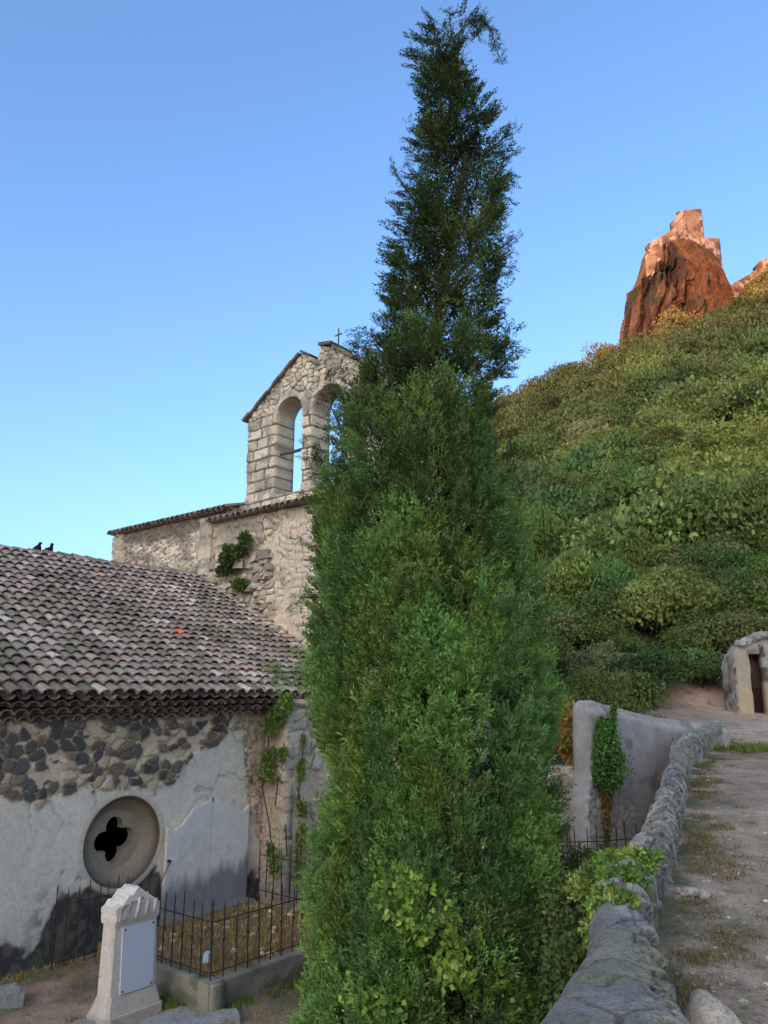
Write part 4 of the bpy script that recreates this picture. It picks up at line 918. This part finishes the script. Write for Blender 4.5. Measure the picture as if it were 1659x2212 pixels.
# ================================================================== HILL WOOD
def crown_template(n, L, Wd, k, rag=.25, flat=.8):
    cc = sph(k) * (.25 + .5 * RS.rand(k, 1)); cc[:, 2] = np.abs(cc[:, 2]) * .9; cr = .26 + .22 * RS.rand(k)
    w_ = RS.randint(0, k, n); d = sph(n); d[:, 2] = np.where(d[:, 2] < -.3, -d[:, 2], d[:, 2])
    p = cc[w_] + d * (cr[w_] * (.7 + .35 * RS.rand(n)))[:, None]; p[:, 2] *= flat
    ax = unit(d * .6 + RS.randn(n, 3) * .8 + (0, 0, .2)); nr = unit(d + .55 * RS.randn(n, 3))
    sh = .75 + .5 * RS.rand(k)
    T = MB(); leaves(T, p, ax, nr, L * (.6 + .8 * RS.rand(n)), Wd * (.6 + .8 * RS.rand(n)), (sh[w_] * (.8 + .4 * RS.rand(n)))[:, None] * np.ones(3))
    return T.V[0], T.F[0], T.C[0]
TF = [crown_template(760, .13, .085, 11) for _ in range(7)]
TN = [crown_template(2200, .078, .05, 20) for _ in range(6)]
TX = [crown_template(3400, .085, .055, 22) for _ in range(5)]
def inst(mb, T, pos, sc, rz, col):
    V, F, C = T; co, si = math.cos(rz), math.sin(rz)
    P = np.stack([(V[:, 0] * co - V[:, 1] * si) * sc[0], (V[:, 0] * si + V[:, 1] * co) * sc[1], V[:, 2] * sc[2]], 1) + pos
    mb.add(P, F, np.clip(C * col, 0, 1))
def hcol(x, y):
    u = x / y; hi = np.clip((y - 80) / 100, 0, 1)
    pal = [(.058, .115, .036), (.080, .130, .040), (.045, .090, .034), (.090, .125, .042), (.100, .125, .052)]
    pal_hi = [(.080, .088, .032), (.098, .088, .034), (.070, .088, .032), (.110, .092, .040), (.060, .070, .030)]
    c = np.array(pal[RS.randint(5)]) if RS.rand() > hi else np.array(pal_hi[RS.randint(5)])
    return c * (.8 + .4 * RS.rand())
mb = MB(); cnt = 0
def castle_clear(x, y): return y > 176 and .325 < x / y < .50
def region(x, y):       # stands of the same kind of tree share a tone, browner towards the crest
    a = float(fbm(np.array(x * .03 + 7), np.array(y * .022), 3, 905)); b = float(fbm(np.array(x * .06), np.array(y * .05 + 3), 3, 906))
    hi = float(ss(75, 150, y)); g1 = np.array((.090, .150, .050)); g2 = np.array((.128, .155, .055)); g3 = np.array((.062, .105, .040)); h1 = np.array((.100, .090, .038)); h2 = np.array((.118, .108, .045))
    c = g1 * (1 - ss(.4, .6, a)) + g2 * ss(.4, .6, a); c = c * (1 - ss(.55, .65, b)) + g3 * ss(.55, .65, b); h = h1 * (1 - ss(.4, .6, b)) + h2 * ss(.4, .6, b)
    return c * (1 - hi * .85) + h * hi * .85
y = 40.
while y < 232:
    sp = 1.75 + y * .0125; x = -.2 * y
    while x < .78 * y:
        xx = x + (RS.rand() - .5) * sp * 1.2; yq = y + (RS.rand() - .5) * sp * 1.2
        u = xx / yq
        if u < .10 and yq < 60: x += sp; continue
        big = RS.rand() < .22
        r = sp * (.50 + .35 * RS.rand()) * (2.0 if big else 1.)
        if castle_clear(xx, yq): r = min(r, 1.6)
        z = float(hill_z(np.array(xx), np.array(yq))) - .2 * r
        T = (TN if y < 88 or big else TF)[RS.randint(6)]
        if not (castle_clear(xx, yq) and yq > 192):
            c = region(xx, yq) * (.72 + .55 * RS.rand()) * np.array((.85 + .3 * RS.rand(), 1, .85 + .3 * RS.rand()))
            inst(mb, T, np.array((xx, yq, z)), (r * 1.15, r * 1.15, r * (1.0 + .7 * RS.rand())), RS.rand() * 6.28, c); cnt += 1
        x += sp
    y += sp * .9
tag(mb.build('wood', M['leaf']), 'dense scrubby green and olive wood covering the castle hill', 'wood', kind='stuff')
# individual nearer trees and bushes
def tree(name, label, cat, pos, r, h, col, T, group=None, trunk=True, n_extra=1):
    e = empty(name, tuple(float(v) for v in pos), label, cat, group)
    mb = MB(); P = np.array(pos, float)
    for k in range(n_extra):
        o = (RS.rand(3) - .5) * (r * 1.0, r * .8, h * .25) if k else np.zeros(3)
        inst(mb, T[RS.randint(len(T))], P + (0, 0, h * .32) + o, (r, r, h * .62), RS.rand() * 6.28, np.array(col) * (.75 + .5 * RS.rand()))
    mb.build('crown', M['leaf'], e)
    mb = MB().tube([P - (0, 0, .3), P + (.05, 0, h * .3), P + (-.05, .05, h * .7)], [.06 * r, .045 * r, .02 * r], 6)
    twigs(mb, P + (0, 0, h * .3), [P + (math.cos(a) * r * .6, math.sin(a) * r * .6, h * (.55 + .2 * RS.rand())) for a in np.arange(0, 6.2, 1.2)], .022 * r)
    mb.build('trunk', M['bark'], e); return e
def foot(px, py):      # walk out along the sight line until it meets the slope
    for Yd in np.arange(24.5, 190, .25):
        x, z = at(px, py, Yd)
        if z < float(hill_z(np.array(x), np.array(Yd))): return x, Yd, z
    return x, Yd, z
GR = 'trees at the foot of the wooded hill'
spec = [
    ('bush', 'broad rounded olive-green bush on the mid slope, right of the cypress', 1430, 1370, 1185, 125, (.108, .142, .048), 5),
    ('tree', 'large feathery bright green tree on the slope above the round olive bush', 1500, 1195, 975, 135, (.080, .132, .048), 5),
    ('tree', 'feathery green tree cut by the right edge of the photo, high on the slope', 1655, 1190, 960, 100, (.092, .138, .050), 4),
    ('bush', 'dark green bush under the round olive bush, above the bare bank', 1400, 1500, 1375, 95, (.035, .075, .028), 4),
    ('bush', 'dark leafy bush left of the gateway, above the bare earth bank', 1515, 1485, 1365, 85, (.042, .080, .028), 3),
    ('bush', 'grey-green bush just right of the cypress above the retaining wall', 1275, 1490, 1350, 75, (.090, .115, .065), 3),
    ('bush', 'low dark bush directly behind the top of the retaining wall', 1335, 1525, 1430, 80, (.036, .070, .026), 3),
    ('bush', 'light green trailing bush behind the gateway roof', 1625, 1405, 1300, 85, (.095, .125, .050), 3),
    ('tree', 'yellowish green tree beside the cypress on the lower slope', 1235, 1340, 1150, 70, (.095, .145, .042), 4),
    ('tree', 'mid green tree between the cypress and the round olive bush', 1325, 1330, 1170, 75, (.055, .115, .040), 4),
    ('bush', 'small yellow-green bush below the yellowish tree near the cypress', 1215, 1400, 1300, 55, (.120, .160, .040), 2),
    ('tree', 'dark spreading tree right of the round olive bush', 1600, 1330, 1195, 80, (.045, .080, .030), 4),
    ('tree', 'pale olive tree high on the slope with grey-green crown', 1285, 965, 870, 62, (.165, .175, .095), 3),
    ('tree', 'tall green tree partly hidden by the right edge of the cypress', 1150, 1240, 1050, 75, (.070, .125, .038), 4),
    ('tree', 'olive tree on the upper slope below the red rock', 1430, 990, 900, 70, (.110, .125, .045), 3),
    ('tree', 'dark green tree on the upper right slope, below the distant ruined wall', 1620, 900, 800, 65, (.055, .090, .036), 3),
    ('tree', 'mid green tree on the slope above the yellowish tree', 1200, 1110, 990, 70, (.080, .120, .042), 3),
]
for (nm, lb, px, pb, pt, hw_, col, ne) in spec:
    x, Yd, z = foot(px, pb); h = at(px, pt, Yd)[1] - z; r = hw_ / 1650 * Yd / 1.25
    tree(nm, lb, nm, (x, Yd, z - h * .12), r, h * 1.05, col, TX if Yd < 100 else TN, GR, n_extra=ne)
# low scrub behind and below the retaining walls (fills between the individual bushes)
mb = MB()
for k in range(150):
    px = 1150 + 560 * RS.rand(); Yd = 27.5 + 13 * RS.rand(); x = (px - 829.5) / 1720 * Yd; r = .9 + .9 * RS.rand()
    inst(mb, TN[RS.randint(6)], np.array((x, Yd, float(hill_z(np.array(x), np.array(Yd))) + .1)), (r, r, r * 1.1), RS.rand() * 6, hcol(x, Yd) * .8)
for k in range(40):
    x = 2.6 + 6 * RS.rand(); y = 19 + 5.5 * RS.rand()
    if x / y > .33: continue
    inst(mb, TN[RS.randint(6)], np.array((x, y, float(hill_z(np.array(x), np.array(y))) + .1)), (1., 1., 1.5), RS.rand() * 6, hcol(x, 30.) * .8)
tag(mb.build('undergrowth', M['leaf']), 'tangled green undergrowth at the foot of the hill behind the walls', 'undergrowth', kind='stuff')

def bush(name, label, cat, blobs, n, L, Wd, cols, stems=None, group=None):
    mb = MB(); bl = np.array([b[3] * b[4] * 1. for b in blobs]); e = None
    for (x, y, z, rx, rz_) in blobs:
        leaf_blob(mb, (x, y, z), (rx, rx, rz_), int(n * rx * rz_ / bl.sum()), L, Wd, cols, lump=.6)
    loc = (blobs[0][0], blobs[0][1], blobs[0][2] - blobs[0][4])
    e = empty(name, loc, label, cat, group); mb.build('foliage', M['leaf'], e)
    mb = MB(); twigs(mb, stems or loc, [(b[0], b[1], b[2] + b[4] * .4) for b in blobs], .02); mb.build('stem', M['bark'], e); return e
def bp(px, py, Y): x, z = at(px, py, Y); return x, Y, z
# shrub spilling over the parapet
bush('shrub', 'bright yellow-green leafy shrub spilling over the middle of the parapet wall', 'shrub',
     [(*bp(1345, 1905, 5.4), .17, .13), (*bp(1375, 1862, 5.9), .15, .09), (*bp(1315, 1950, 5.0), .15, .15), (*bp(1285, 1905, 5.8), .19, .17), (*bp(1348, 1955, 4.8), .10, .07), (*bp(1405, 1852, 6.0), .11, .035), (*bp(1295, 2005, 4.9), .10, .12), (*bp(1330, 1870, 6.2), .16, .12)],
     11000, .036, .021, [(.075, .145, .035), (.11, .18, .045), (.05, .11, .03), (.14, .20, .06), (.06, .12, .035)], (1.35, 5.7, -1.2))
bush('shrub', 'dark green bush between the cypress foot and the parapet wall', 'shrub',
     [(*bp(1250, 2010, 7.6), .42, .55), (*bp(1235, 2080, 7.0), .30, .40), (*bp(1215, 1930, 8.6), .35, .35), (*bp(1260, 1900, 8.6), .30, .30)], 9000, .06, .036, [(.045, .085, .032), (.06, .10, .04), (.035, .06, .025)], (1.7, 7.6, -2.1))
bush('shrub', 'shrub with reddish autumn leaves above the low cemetery wall', 'shrub',
     [(*bp(1235, 1560, 16.9), .5, .45), (*bp(1225, 1610, 16.8), .45, .4), (*bp(1250, 1640, 16.6), .25, .35), (*bp(1215, 1530, 17.2), .4, .3)], 7000, .07, .045, [(.13, .16, .045), (.10, .14, .04), (.24, .10, .05), (.17, .15, .05), (.09, .12, .035)], (3.9, 16.9, -.5))
# ivy hanging on the retaining wall
def ivy(name, label, strands, n, L, cols, spread, nrm, cat='ivy', rag=0):
    """strands: list of polylines of 3-D points with radius"""
    mb = MB(); st = []
    tot = sum(s_[2] for s_ in strands)
    for pts, rad, wgt in strands:
        pts = np.array(pts, float); k = int(n * wgt / tot); t = RS.rand(k) * (len(pts) - 1); i = np.minimum(t.astype(int), len(pts) - 2); f = (t - i)[:, None]
        rr = np.interp(t, np.arange(len(pts)), rad)
        p = pts[i] * (1 - f) + pts[i + 1] * f + sph(k) * (RS.rand(k, 1) ** .45) * rr[:, None] * np.array(spread) + nrm * (np.abs(RS.randn(k)) * rr * .35)[:, None]
        if rag: p = p[fbm(p[:, 0] * 4 + p[:, 1] * 3, p[:, 2] * 4, 3, 66) > rag]; k = len(p)
        ax = unit(RS.randn(k, 3) * .7 + nrm * .3 + (0, 0, -.5)); nr = unit(nrm + .6 * RS.randn(k, 3))
        c = np.array(cols)[RS.randint(0, len(cols), k)] * (.7 + .6 * RS.rand(k, 1)); leaves(mb, p, ax, nr, L * (.6 + .7 * RS.rand(k)), L * .75, c)
        st.append(MB().tube(pts + nrm * .02, .012, 4))
    e = empty(name, tuple(float(v) for v in strands[0][0][-1]), label, cat); mb.build('foliage', M['leaf'], e)
    for q_ in st: q_.build('stem', M['bark'], e)
    return e
def on_ret(px, py, off=.06):
    r = np.array(((px - 829.5), FPX * CP - (1106 - py) * SP, (1106 - py) * CP + FPX * SP)); o = RA + Rn * off
    k = np.dot(o[:2], Rn[:2]) / np.dot(r[:2], Rn[:2]); return np.array((r[0] * k, r[1] * k, 1.6 + r[2] * k))
IV = [(.05, .12, .03), (.07, .15, .035), (.035, .09, .03)]
ivy('ivy', 'thick bright green ivy clump hanging down the grey retaining wall', [
    ([on_ret(1324, 1522), on_ret(1319, 1560), on_ret(1316, 1600)], [.05, .07, .13], 1.3), ([on_ret(1300, 1555), on_ret(1294, 1605)], [.10, .16], 1.6),
    ([on_ret(1306, 1605, .12), on_ret(1306, 1650, .2), on_ret(1308, 1690, .14)], [.20, .33, .20], 5)], 5600, .06, IV, (1, .5, 1), Rn)
ivy('vine', 'withered brown creeper trailing below the ivy on the retaining wall', [([on_ret(1306, 1690), on_ret(1308, 1750), on_ret(1312, 1850)], [.15, .09, .02], 1)], 600, .06, [(.12, .085, .035), (.16, .11, .05), (.08, .08, .03)], (1, .5, 1), Rn, 'creeper')
# ivy in the corner between chapel wall and buttress
def on_ch(px, py, off):
    r = np.array(((px - 829.5), FPX * CP - (1106 - py) * SP, (1106 - py) * CP + FPX * SP)); o = L0 + MM * off
    k = np.dot(o[:2], MM[:2]) / np.dot(r[:2], MM[:2]); return np.array((r[0] * k, r[1] * k, 1.6 + r[2] * k))
ivy('ivy', 'green ivy climbing the corner between the chapel wall and the buttress', [
    ([on_ch(625, 1508, .62), on_ch(605, 1530, .62), on_ch(585, 1560, .3)], [.18, .2, .12], 3), ([on_ch(583, 1550, .3), on_ch(575, 1640, .3), on_ch(565, 1700, .3)], [.16, .15, .17], 5),
    ([on_ch(565, 1700, .3), on_ch(580, 1780, .5), on_ch(590, 1880, .5)], [.17, .14, .12], 4), ([on_ch(600, 1680, .6), on_ch(593, 1740, .6)], [.07, .05], 1)], 7500, .055, [(.06, .12, .03), (.09, .16, .04), (.13, .18, .06), (.04, .09, .025)], (.75, .6, 1), MM, 'ivy', .44)
ivy('ivy', 'thin strands of ivy scattered over the face of the buttress', [
    ([on_ch(612, 1605, .62), on_ch(606, 1640, .62)], [.09, .07], 1.2), ([on_ch(655, 1590, .62), on_ch(650, 1660, .62), on_ch(640, 1740, .62)], [.06, .08, .12], 2), ([on_ch(640, 1700, .62), on_ch(655, 1760, .62)], [.14, .10], 1.5),
    ([on_ch(615, 1780, .62), on_ch(618, 1850, .62)], [.07, .1], 1.4), ([on_ch(650, 1780, .62), on_ch(645, 1900, .62)], [.12, .2], 2)], 3800, .055, [(.06, .12, .03), (.10, .17, .04), (.12, .15, .06)], (.8, .6, 1), MM, 'ivy', .50)
# shrub rooted in the church masonry
bush('shrub', 'dark green shrub rooted in the church wall above the tiled roof', 'shrub',
     [(*(CP_(7.0, 4.15, 4.95)), .30, .38), (*(CP_(7.0, 3.65, 5.35)), .18, .22), (*(CP_(7.0, 4.4, 4.7)), .22, .22), (*(CP_(7.0, 3.85, 5.1)), .2, .2)], 3600, .085, .05, [(.05, .085, .03), (.065, .11, .035), (.04, .06, .025)], tuple(CP_(7.2, 4.1, 4.5)))
bush('shrub', 'smaller green tuft growing at the roof verge below the church shrub', 'shrub', [(*(CP_(7.05, 3.75, 4.25)), .22, .2)], 900, .08, .045, [(.05, .085, .03), (.06, .10, .035)])
# weeds by the parapet foot
mb = MB(); P = []
for _ in range(420):
    y = 3.2 + 15 * RS.rand() ** 1.3; x = float(np.interp(y, WALLC[:, 1], WALLC[:, 0])) + .06 + .28 * abs(RS.randn())
    if float(fbm(x * 2, y * 2, 3, 88)) > .42: P.append((x, y, float(path_z(y)) + .02))
tufts(mb, P, 15000, .045, .06, [(.05, .06, .030), (.075, .085, .035), (.15, .12, .08), (.10, .085, .05)], .006)
tufts(mb, [(7.35 + .25 * RS.randn(), 16.3 + .5 * RS.randn(), .47) for _ in range(24)], 1500, .14, .08, GRN, .02)
tag(mb.build('grass', M['leaf']), 'thin dark grass and weeds along the foot of the parapet wall', 'grass', kind='stuff')

# ================================================================== CYPRESS
YT = 8.6
EDGE = [(30, 962, 990), (60, 945, 1030), (100, 915, 1020), (135, 900, 1005), (175, 930, 990), (220, 915, 1035), (280, 912, 1060), (315, 900, 1090), (360, 905, 1095), (420, 885, 1085), (470, 862, 1075), (520, 850, 1085), (580, 845, 1082), (640, 842, 1060), (690, 836, 1050), (740, 812, 1080), (790, 782, 1085), (850, 752, 1075), (920, 722, 1068), (1000, 700, 1085), (1100, 685, 1095), (1200, 675, 1125), (1300, 668, 1155), (1400, 668, 1180), (1500, 680, 1190), (1600, 690, 1190), (1700, 705, 1190), (1800, 700, 1200), (1880, 672, 1205), (2000, 668, 1205), (2120, 655, 1200), (2250, 655, 1195), (2420, 670, 1180)]
def _sq(e):      # foliage tufts overhang the outline, so the boughs stop short of it
    k = np.interp(e[0], [30, 600, 850, 1000, 1300], [.26, .14, .12, .10, .03]); m = (e[1] + e[2]) / 2
    return (e[0], m + (e[1] - m) * (1 - k), m + (e[2] - m) * (1 - k))
EDGE = [_sq(e) for e in EDGE]
ez = np.array([at(900, e[0], YT)[1] for e in EDGE]); el = np.array([at(e[1], e[0], YT)[0] for e in EDGE]); er = np.array([at(e[2], e[0], YT)[0] for e in EDGE])
o_ = np.argsort(ez); ez, el, er = ez[o_], el[o_], er[o_]
TOPZ = ez[-1]; print('cypress top', TOPZ, 'base', ez[0])
def ctr(z): return (np.interp(z, ez, el) + np.interp(z, ez, er)) / 2
def hwd(z): return (np.interp(z, ez, er) - np.interp(z, ez, el)) / 2
cyp = empty('cypress_tree', (float(ctr(0.)), YT, G), 'very tall narrow dark green cypress in the middle with a drooping tip', 'cypress')
def plume_template(n, L, seed):
    # an upright feathery spray: flattened fan of small scale-leaf twigs
    t = RS.rand(n) ** .8; ang = RS.rand(n) * 2 * np.pi; rad = .055 * (1 - t * .75) * (.4 + .6 * RS.rand(n)) + .006
    p = np.stack([np.cos(ang) * rad, np.sin(ang) * rad * .55, t * L + .02 * RS.randn(n)], 1)
    ax = unit(np.stack([np.cos(ang) * .75, np.sin(ang) * .5, np.full(n, .85)], 1) + .3 * RS.randn(n, 3)); nr = unit(np.stack([np.cos(ang) * .3, np.sin(ang) - .6, .2 * RS.randn(n)], 1) + .4 * RS.randn(n, 3))
    T = MB(); leaves(T, p, ax, nr, .042 * (.6 + .8 * RS.rand(n)), .0135, (.72 + .45 * t + .2 * RS.rand(n))[:, None] * np.ones(3)); return T.V[0], T.F[0], T.C[0]
PT = [plume_template(44, .24, k) for k in range(8)]
def scatter(mb, Pos, Ax, S, Cl, TT):
    n = len(Pos); z = unit(Ax); x = unit(np.cross(z, RS.randn(n, 3))); y_ = np.cross(z, x); Rm = np.stack([x, y_, z], 2)
    w_ = RS.randint(0, len(TT), n)
    for k in range(len(TT)):
        m = w_ == k
        if not m.any(): continue
        V, F, C = TT[k]; P = np.einsum('nij,vj->nvi', Rm[m] * S[m][:, None, None], V) + Pos[m][:, None, :]
        FF = (np.arange(m.sum()) * len(V))[:, None, None] + F[None]; mb.add(P.reshape(-1, 3), FF.reshape(-1, 4), (Cl[m][:, None, :] * C[None]).reshape(-1, 3))
# boughs: upright lobes packed round the trunk, with gaps between them
lob = []
zz_ = G + .1
for z in np.arange(G + .0, TOPZ - .5, .2):
    hw = float(hwd(z)); n = max(2, int(1.5 + hw * 4.5)) + (1 if 2.6 < z < 5.5 else 0)
    if z > 5.: n = max(2, int(1.5 + hw * 5))
    ph0 = RS.rand() * 6.28
    for k in range(n):
        a = ph0 + 2 * np.pi * (k + .9 * RS.rand()) / n; lr = min(.27, .07 + hw * .15) * (.55 + .95 * RS.rand()); rr = max(.02, hw * (.90 + .17 * RS.rand()) - lr * 1.05) * (1 if RS.rand() < .8 else .7); lob.append((a, rr, z + (RS.rand() - .5) * .2, lr))
lob = np.array(lob); print('lobes', len(lob))
mb = MB(); allP = []; allA = []; allS = []; allC = []
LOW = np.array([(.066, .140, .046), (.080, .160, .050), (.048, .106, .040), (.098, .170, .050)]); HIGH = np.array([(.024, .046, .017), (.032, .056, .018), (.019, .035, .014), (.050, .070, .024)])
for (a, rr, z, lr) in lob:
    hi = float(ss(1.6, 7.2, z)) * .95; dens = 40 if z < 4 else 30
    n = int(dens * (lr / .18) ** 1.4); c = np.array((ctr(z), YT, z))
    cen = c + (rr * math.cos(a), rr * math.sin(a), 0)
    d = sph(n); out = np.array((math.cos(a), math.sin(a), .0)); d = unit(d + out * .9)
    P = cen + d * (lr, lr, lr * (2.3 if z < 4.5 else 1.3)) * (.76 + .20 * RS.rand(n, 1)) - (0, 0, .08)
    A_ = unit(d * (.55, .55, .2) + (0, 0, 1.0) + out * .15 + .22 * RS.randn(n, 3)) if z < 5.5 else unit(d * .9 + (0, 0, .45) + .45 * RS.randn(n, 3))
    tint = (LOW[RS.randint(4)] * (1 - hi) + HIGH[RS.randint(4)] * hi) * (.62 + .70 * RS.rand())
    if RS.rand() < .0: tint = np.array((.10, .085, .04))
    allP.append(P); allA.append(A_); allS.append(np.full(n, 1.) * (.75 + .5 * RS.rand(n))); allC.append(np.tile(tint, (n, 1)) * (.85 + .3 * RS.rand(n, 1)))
# inner foliage coloured very dark, painting shade into the gaps of the crown
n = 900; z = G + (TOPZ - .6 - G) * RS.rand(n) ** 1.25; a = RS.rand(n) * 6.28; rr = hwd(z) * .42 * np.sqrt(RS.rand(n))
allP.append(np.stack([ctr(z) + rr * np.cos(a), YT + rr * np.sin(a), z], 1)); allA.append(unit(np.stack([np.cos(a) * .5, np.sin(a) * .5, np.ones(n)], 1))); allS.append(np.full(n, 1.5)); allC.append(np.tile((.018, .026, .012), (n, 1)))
# whisker twigs sticking out of the outline
wh = []
n = 420; z = 1.0 + (TOPZ - 1.3) * RS.rand(n); side = np.where(RS.rand(n) < .5, -1, 1); a = np.where(side > 0, 0, np.pi) + RS.randn(n) * .7; rr = hwd(z) * (.85 + .12 * RS.rand(n))
st = MB()
for k in range(n):
    b = np.array((ctr(z[k]) + rr[k] * math.cos(a[k]), YT + rr[k] * math.sin(a[k]), z[k])); dr_ = unit(np.array((math.cos(a[k]), math.sin(a[k]), .55 + .3 * RS.randn()))); Ln = (.10 + .22 * RS.rand()) * (1. if z[k] > 3 else .6)
    m = 5
    for q_ in range(m): wh.append((b + dr_ * Ln * q_ / m, dr_, .55 + .25 * RS.rand()))
# long branches: drooping tip, side boughs seen in the photograph
def bough(pts, dens=30, s=.8, rad=.07, mb_=None):
    pts = np.array(pts, float); L_ = np.linalg.norm(np.diff(pts, axis=0), axis=1).sum(); k = int(L_ * dens); t = RS.rand(k) * (len(pts) - 1); i = np.minimum(t.astype(int), len(pts) - 2); f = (t - i)[:, None]
    p = pts[i] * (1 - f) + pts[i + 1] * f + RS.randn(k, 3) * rad * .6; d = unit(pts[i + 1] - pts[i]); 
    for q_ in range(k): wh.append((p[q_], unit(d[q_] * .7 + .7 * RS.randn(3) + (0, 0, -.05)), s * (.6 + .5 * RS.rand())))
    MB().tube(pts, np.linspace(.014, .004, len(pts)), 5, (.09, .07, .05)).build('branch', M['bark'], cyp)
def TPx(px, py, dy=0.): x, z_ = at(px, py, YT + dy); return (x, YT + dy, z_)
bough([TPx(985, 130), TPx(992, 70), TPx(1010, 42), TPx(1040, 42), TPx(1062, 70), TPx(1072, 105), TPx(1085, 140)], 60, .5, .035)
bough([TPx(1012, 44), TPx(1030, 62), TPx(1035, 90)], 60, .45, .04); bough([TPx(1045, 45), TPx(1060, 60), TPx(1068, 92)], 60, .4, .03)
bough([TPx(985, 120), TPx(972, 50), TPx(970, 12)], 40, .4, .03); bough([TPx(972, 30), TPx(962, 22)], 60, .4, .02); bough([TPx(972, 32), TPx(1000, 22)], 40, .35, .02)
bough([TPx(975, 130), TPx(930, 85), TPx(915, 75)], 70, .5, .05); bough([TPx(975, 160), TPx(920, 125), TPx(885, 118)], 70, .55, .05); bough([TPx(985, 170), TPx(905, 145)], 60, .5, .04)
bough([TPx(960, 330), TPx(920, 310), TPx(882, 275)], 60, .55, .045); bough([TPx(930, 350), TPx(880, 345)], 60, .5, .05); bough([TPx(930, 470), TPx(885, 420), TPx(855, 375), TPx(851, 358)], 50, .5, .04)
bough([TPx(1040, 340), TPx(1085, 300), TPx(1112, 288)], 70, .6, .06); bough([TPx(1060, 330), TPx(1115, 325)], 50, .5, .05); bough([TPx(1040, 400), TPx(1085, 370), TPx(1105, 395)], 70, .6, .07)
bough([TPx(1030, 560), TPx(1085, 535), TPx(1112, 512)], 60, .6, .06); bough([TPx(1030, 600), TPx(1080, 575), TPx(1105, 580)], 60, .6, .06); bough([TPx(1040, 470), TPx(1090, 445)], 60, .55, .05)
bough([TPx(860, 800), TPx(810, 745), TPx(765, 750)], 70, .7, .09); bough([TPx(850, 780), TPx(800, 720), TPx(775, 730)], 60, .6, .07); bough([TPx(1000, 820), TPx(1060, 770), TPx(1098, 740), TPx(1100, 700)], 60, .7, .09); bough([TPx(1010, 850), TPx(1080, 800), TPx(1100, 770)], 60, .7, .09)
bough([TPx(740, 930), TPx(715, 880), TPx(722, 810)], 60, .8, .10); bough([TPx(720, 1050), TPx(690, 1000), TPx(680, 960)], 60, .8, .1); bough([TPx(700, 1470), TPx(640, 1450), TPx(575, 1455)], 45, .8, .07, )
bough([TPx(690, 1290), TPx(650, 1290), TPx(640, 1310)], 45, .8, .07)
bough([TPx(1100, 950), TPx(1110, 990), TPx(1095, 1040)], 60, .8, .1)
wP = np.array([w_[0] for w_ in wh]); wA = np.array([w_[1] for w_ in wh]); wS = np.array([w_[2] for w_ in wh])
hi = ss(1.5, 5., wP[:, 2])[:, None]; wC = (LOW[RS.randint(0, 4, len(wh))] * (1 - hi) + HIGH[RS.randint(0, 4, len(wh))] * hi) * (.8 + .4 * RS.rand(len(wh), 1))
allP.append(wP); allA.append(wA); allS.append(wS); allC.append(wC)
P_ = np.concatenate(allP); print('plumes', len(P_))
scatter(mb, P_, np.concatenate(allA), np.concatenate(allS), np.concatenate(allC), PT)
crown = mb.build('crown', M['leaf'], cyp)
zt = np.linspace(G - .2, TOPZ - .3, 26); tr = MB(); tr.tube(np.stack([ctr(zt) + .04 * np.sin(zt), np.full(26, YT), zt], 1), np.linspace(.17, .015, 26), 10, (.1, .08, .06))
tr.build('trunk', M['bark'], cyp)
mb = MB()
for k in range(110):
    z = G + .6 + (8.0) * RS.rand(); a = -np.pi / 2 + RS.randn() * .8; rr = float(hwd(z)) * (.88 + .10 * RS.rand())
    r = .006 + .006 * RS.rand(); g = .22 + .22 * RS.rand(); mb.blob((float(ctr(z)) + rr * math.cos(a), YT + rr * math.sin(a), z), (r, r, r * 1.2), (g, g * .95, g * .8), k, .3, 6, 5)
tag(mb.build('cones', M['stone'], cyp), kind='stuff')
# broad-leaved climber in the lower crown
def on_tree(px, py, k=1.0):
    z = at(px, py, YT)[1]; x = at(px, py, YT)[0]; hw = float(hwd(z)); dx = (x - float(ctr(z))); dy = math.sqrt(max(.02, (hw * k) ** 2 - dx * dx)); s = (YT - dy) / YT
    return np.array((x * s, YT - dy, 1.6 + (z - 1.6) * s))
FR = np.array((0, -1., 0))
ivy('climber', 'bright green broad-leaved climber growing through the lower front of the cypress', [
    ([on_tree(830, 1870), on_tree(870, 1950), on_tree(925, 2010)], [.14, .2, .15], 3), ([on_tree(860, 1880), on_tree(920, 1900)], [.12, .1], 2), ([on_tree(960, 2080), on_tree(1000, 2100)], [.16, .12], 2), ([on_tree(760, 2130), on_tree(860, 2190)], [.15, .15], 2),
    ([on_tree(1110, 2140), on_tree(1170, 2180), on_tree(1180, 2120)], [.15, .18, .1], 3), ([on_tree(960, 1950), on_tree(985, 2040)], [.08, .1], 1)], 1500, .075, [(.09, .17, .035), (.12, .21, .045), (.07, .13, .03), (.15, .22, .06)], (1, .6, 1), FR, 'climber')
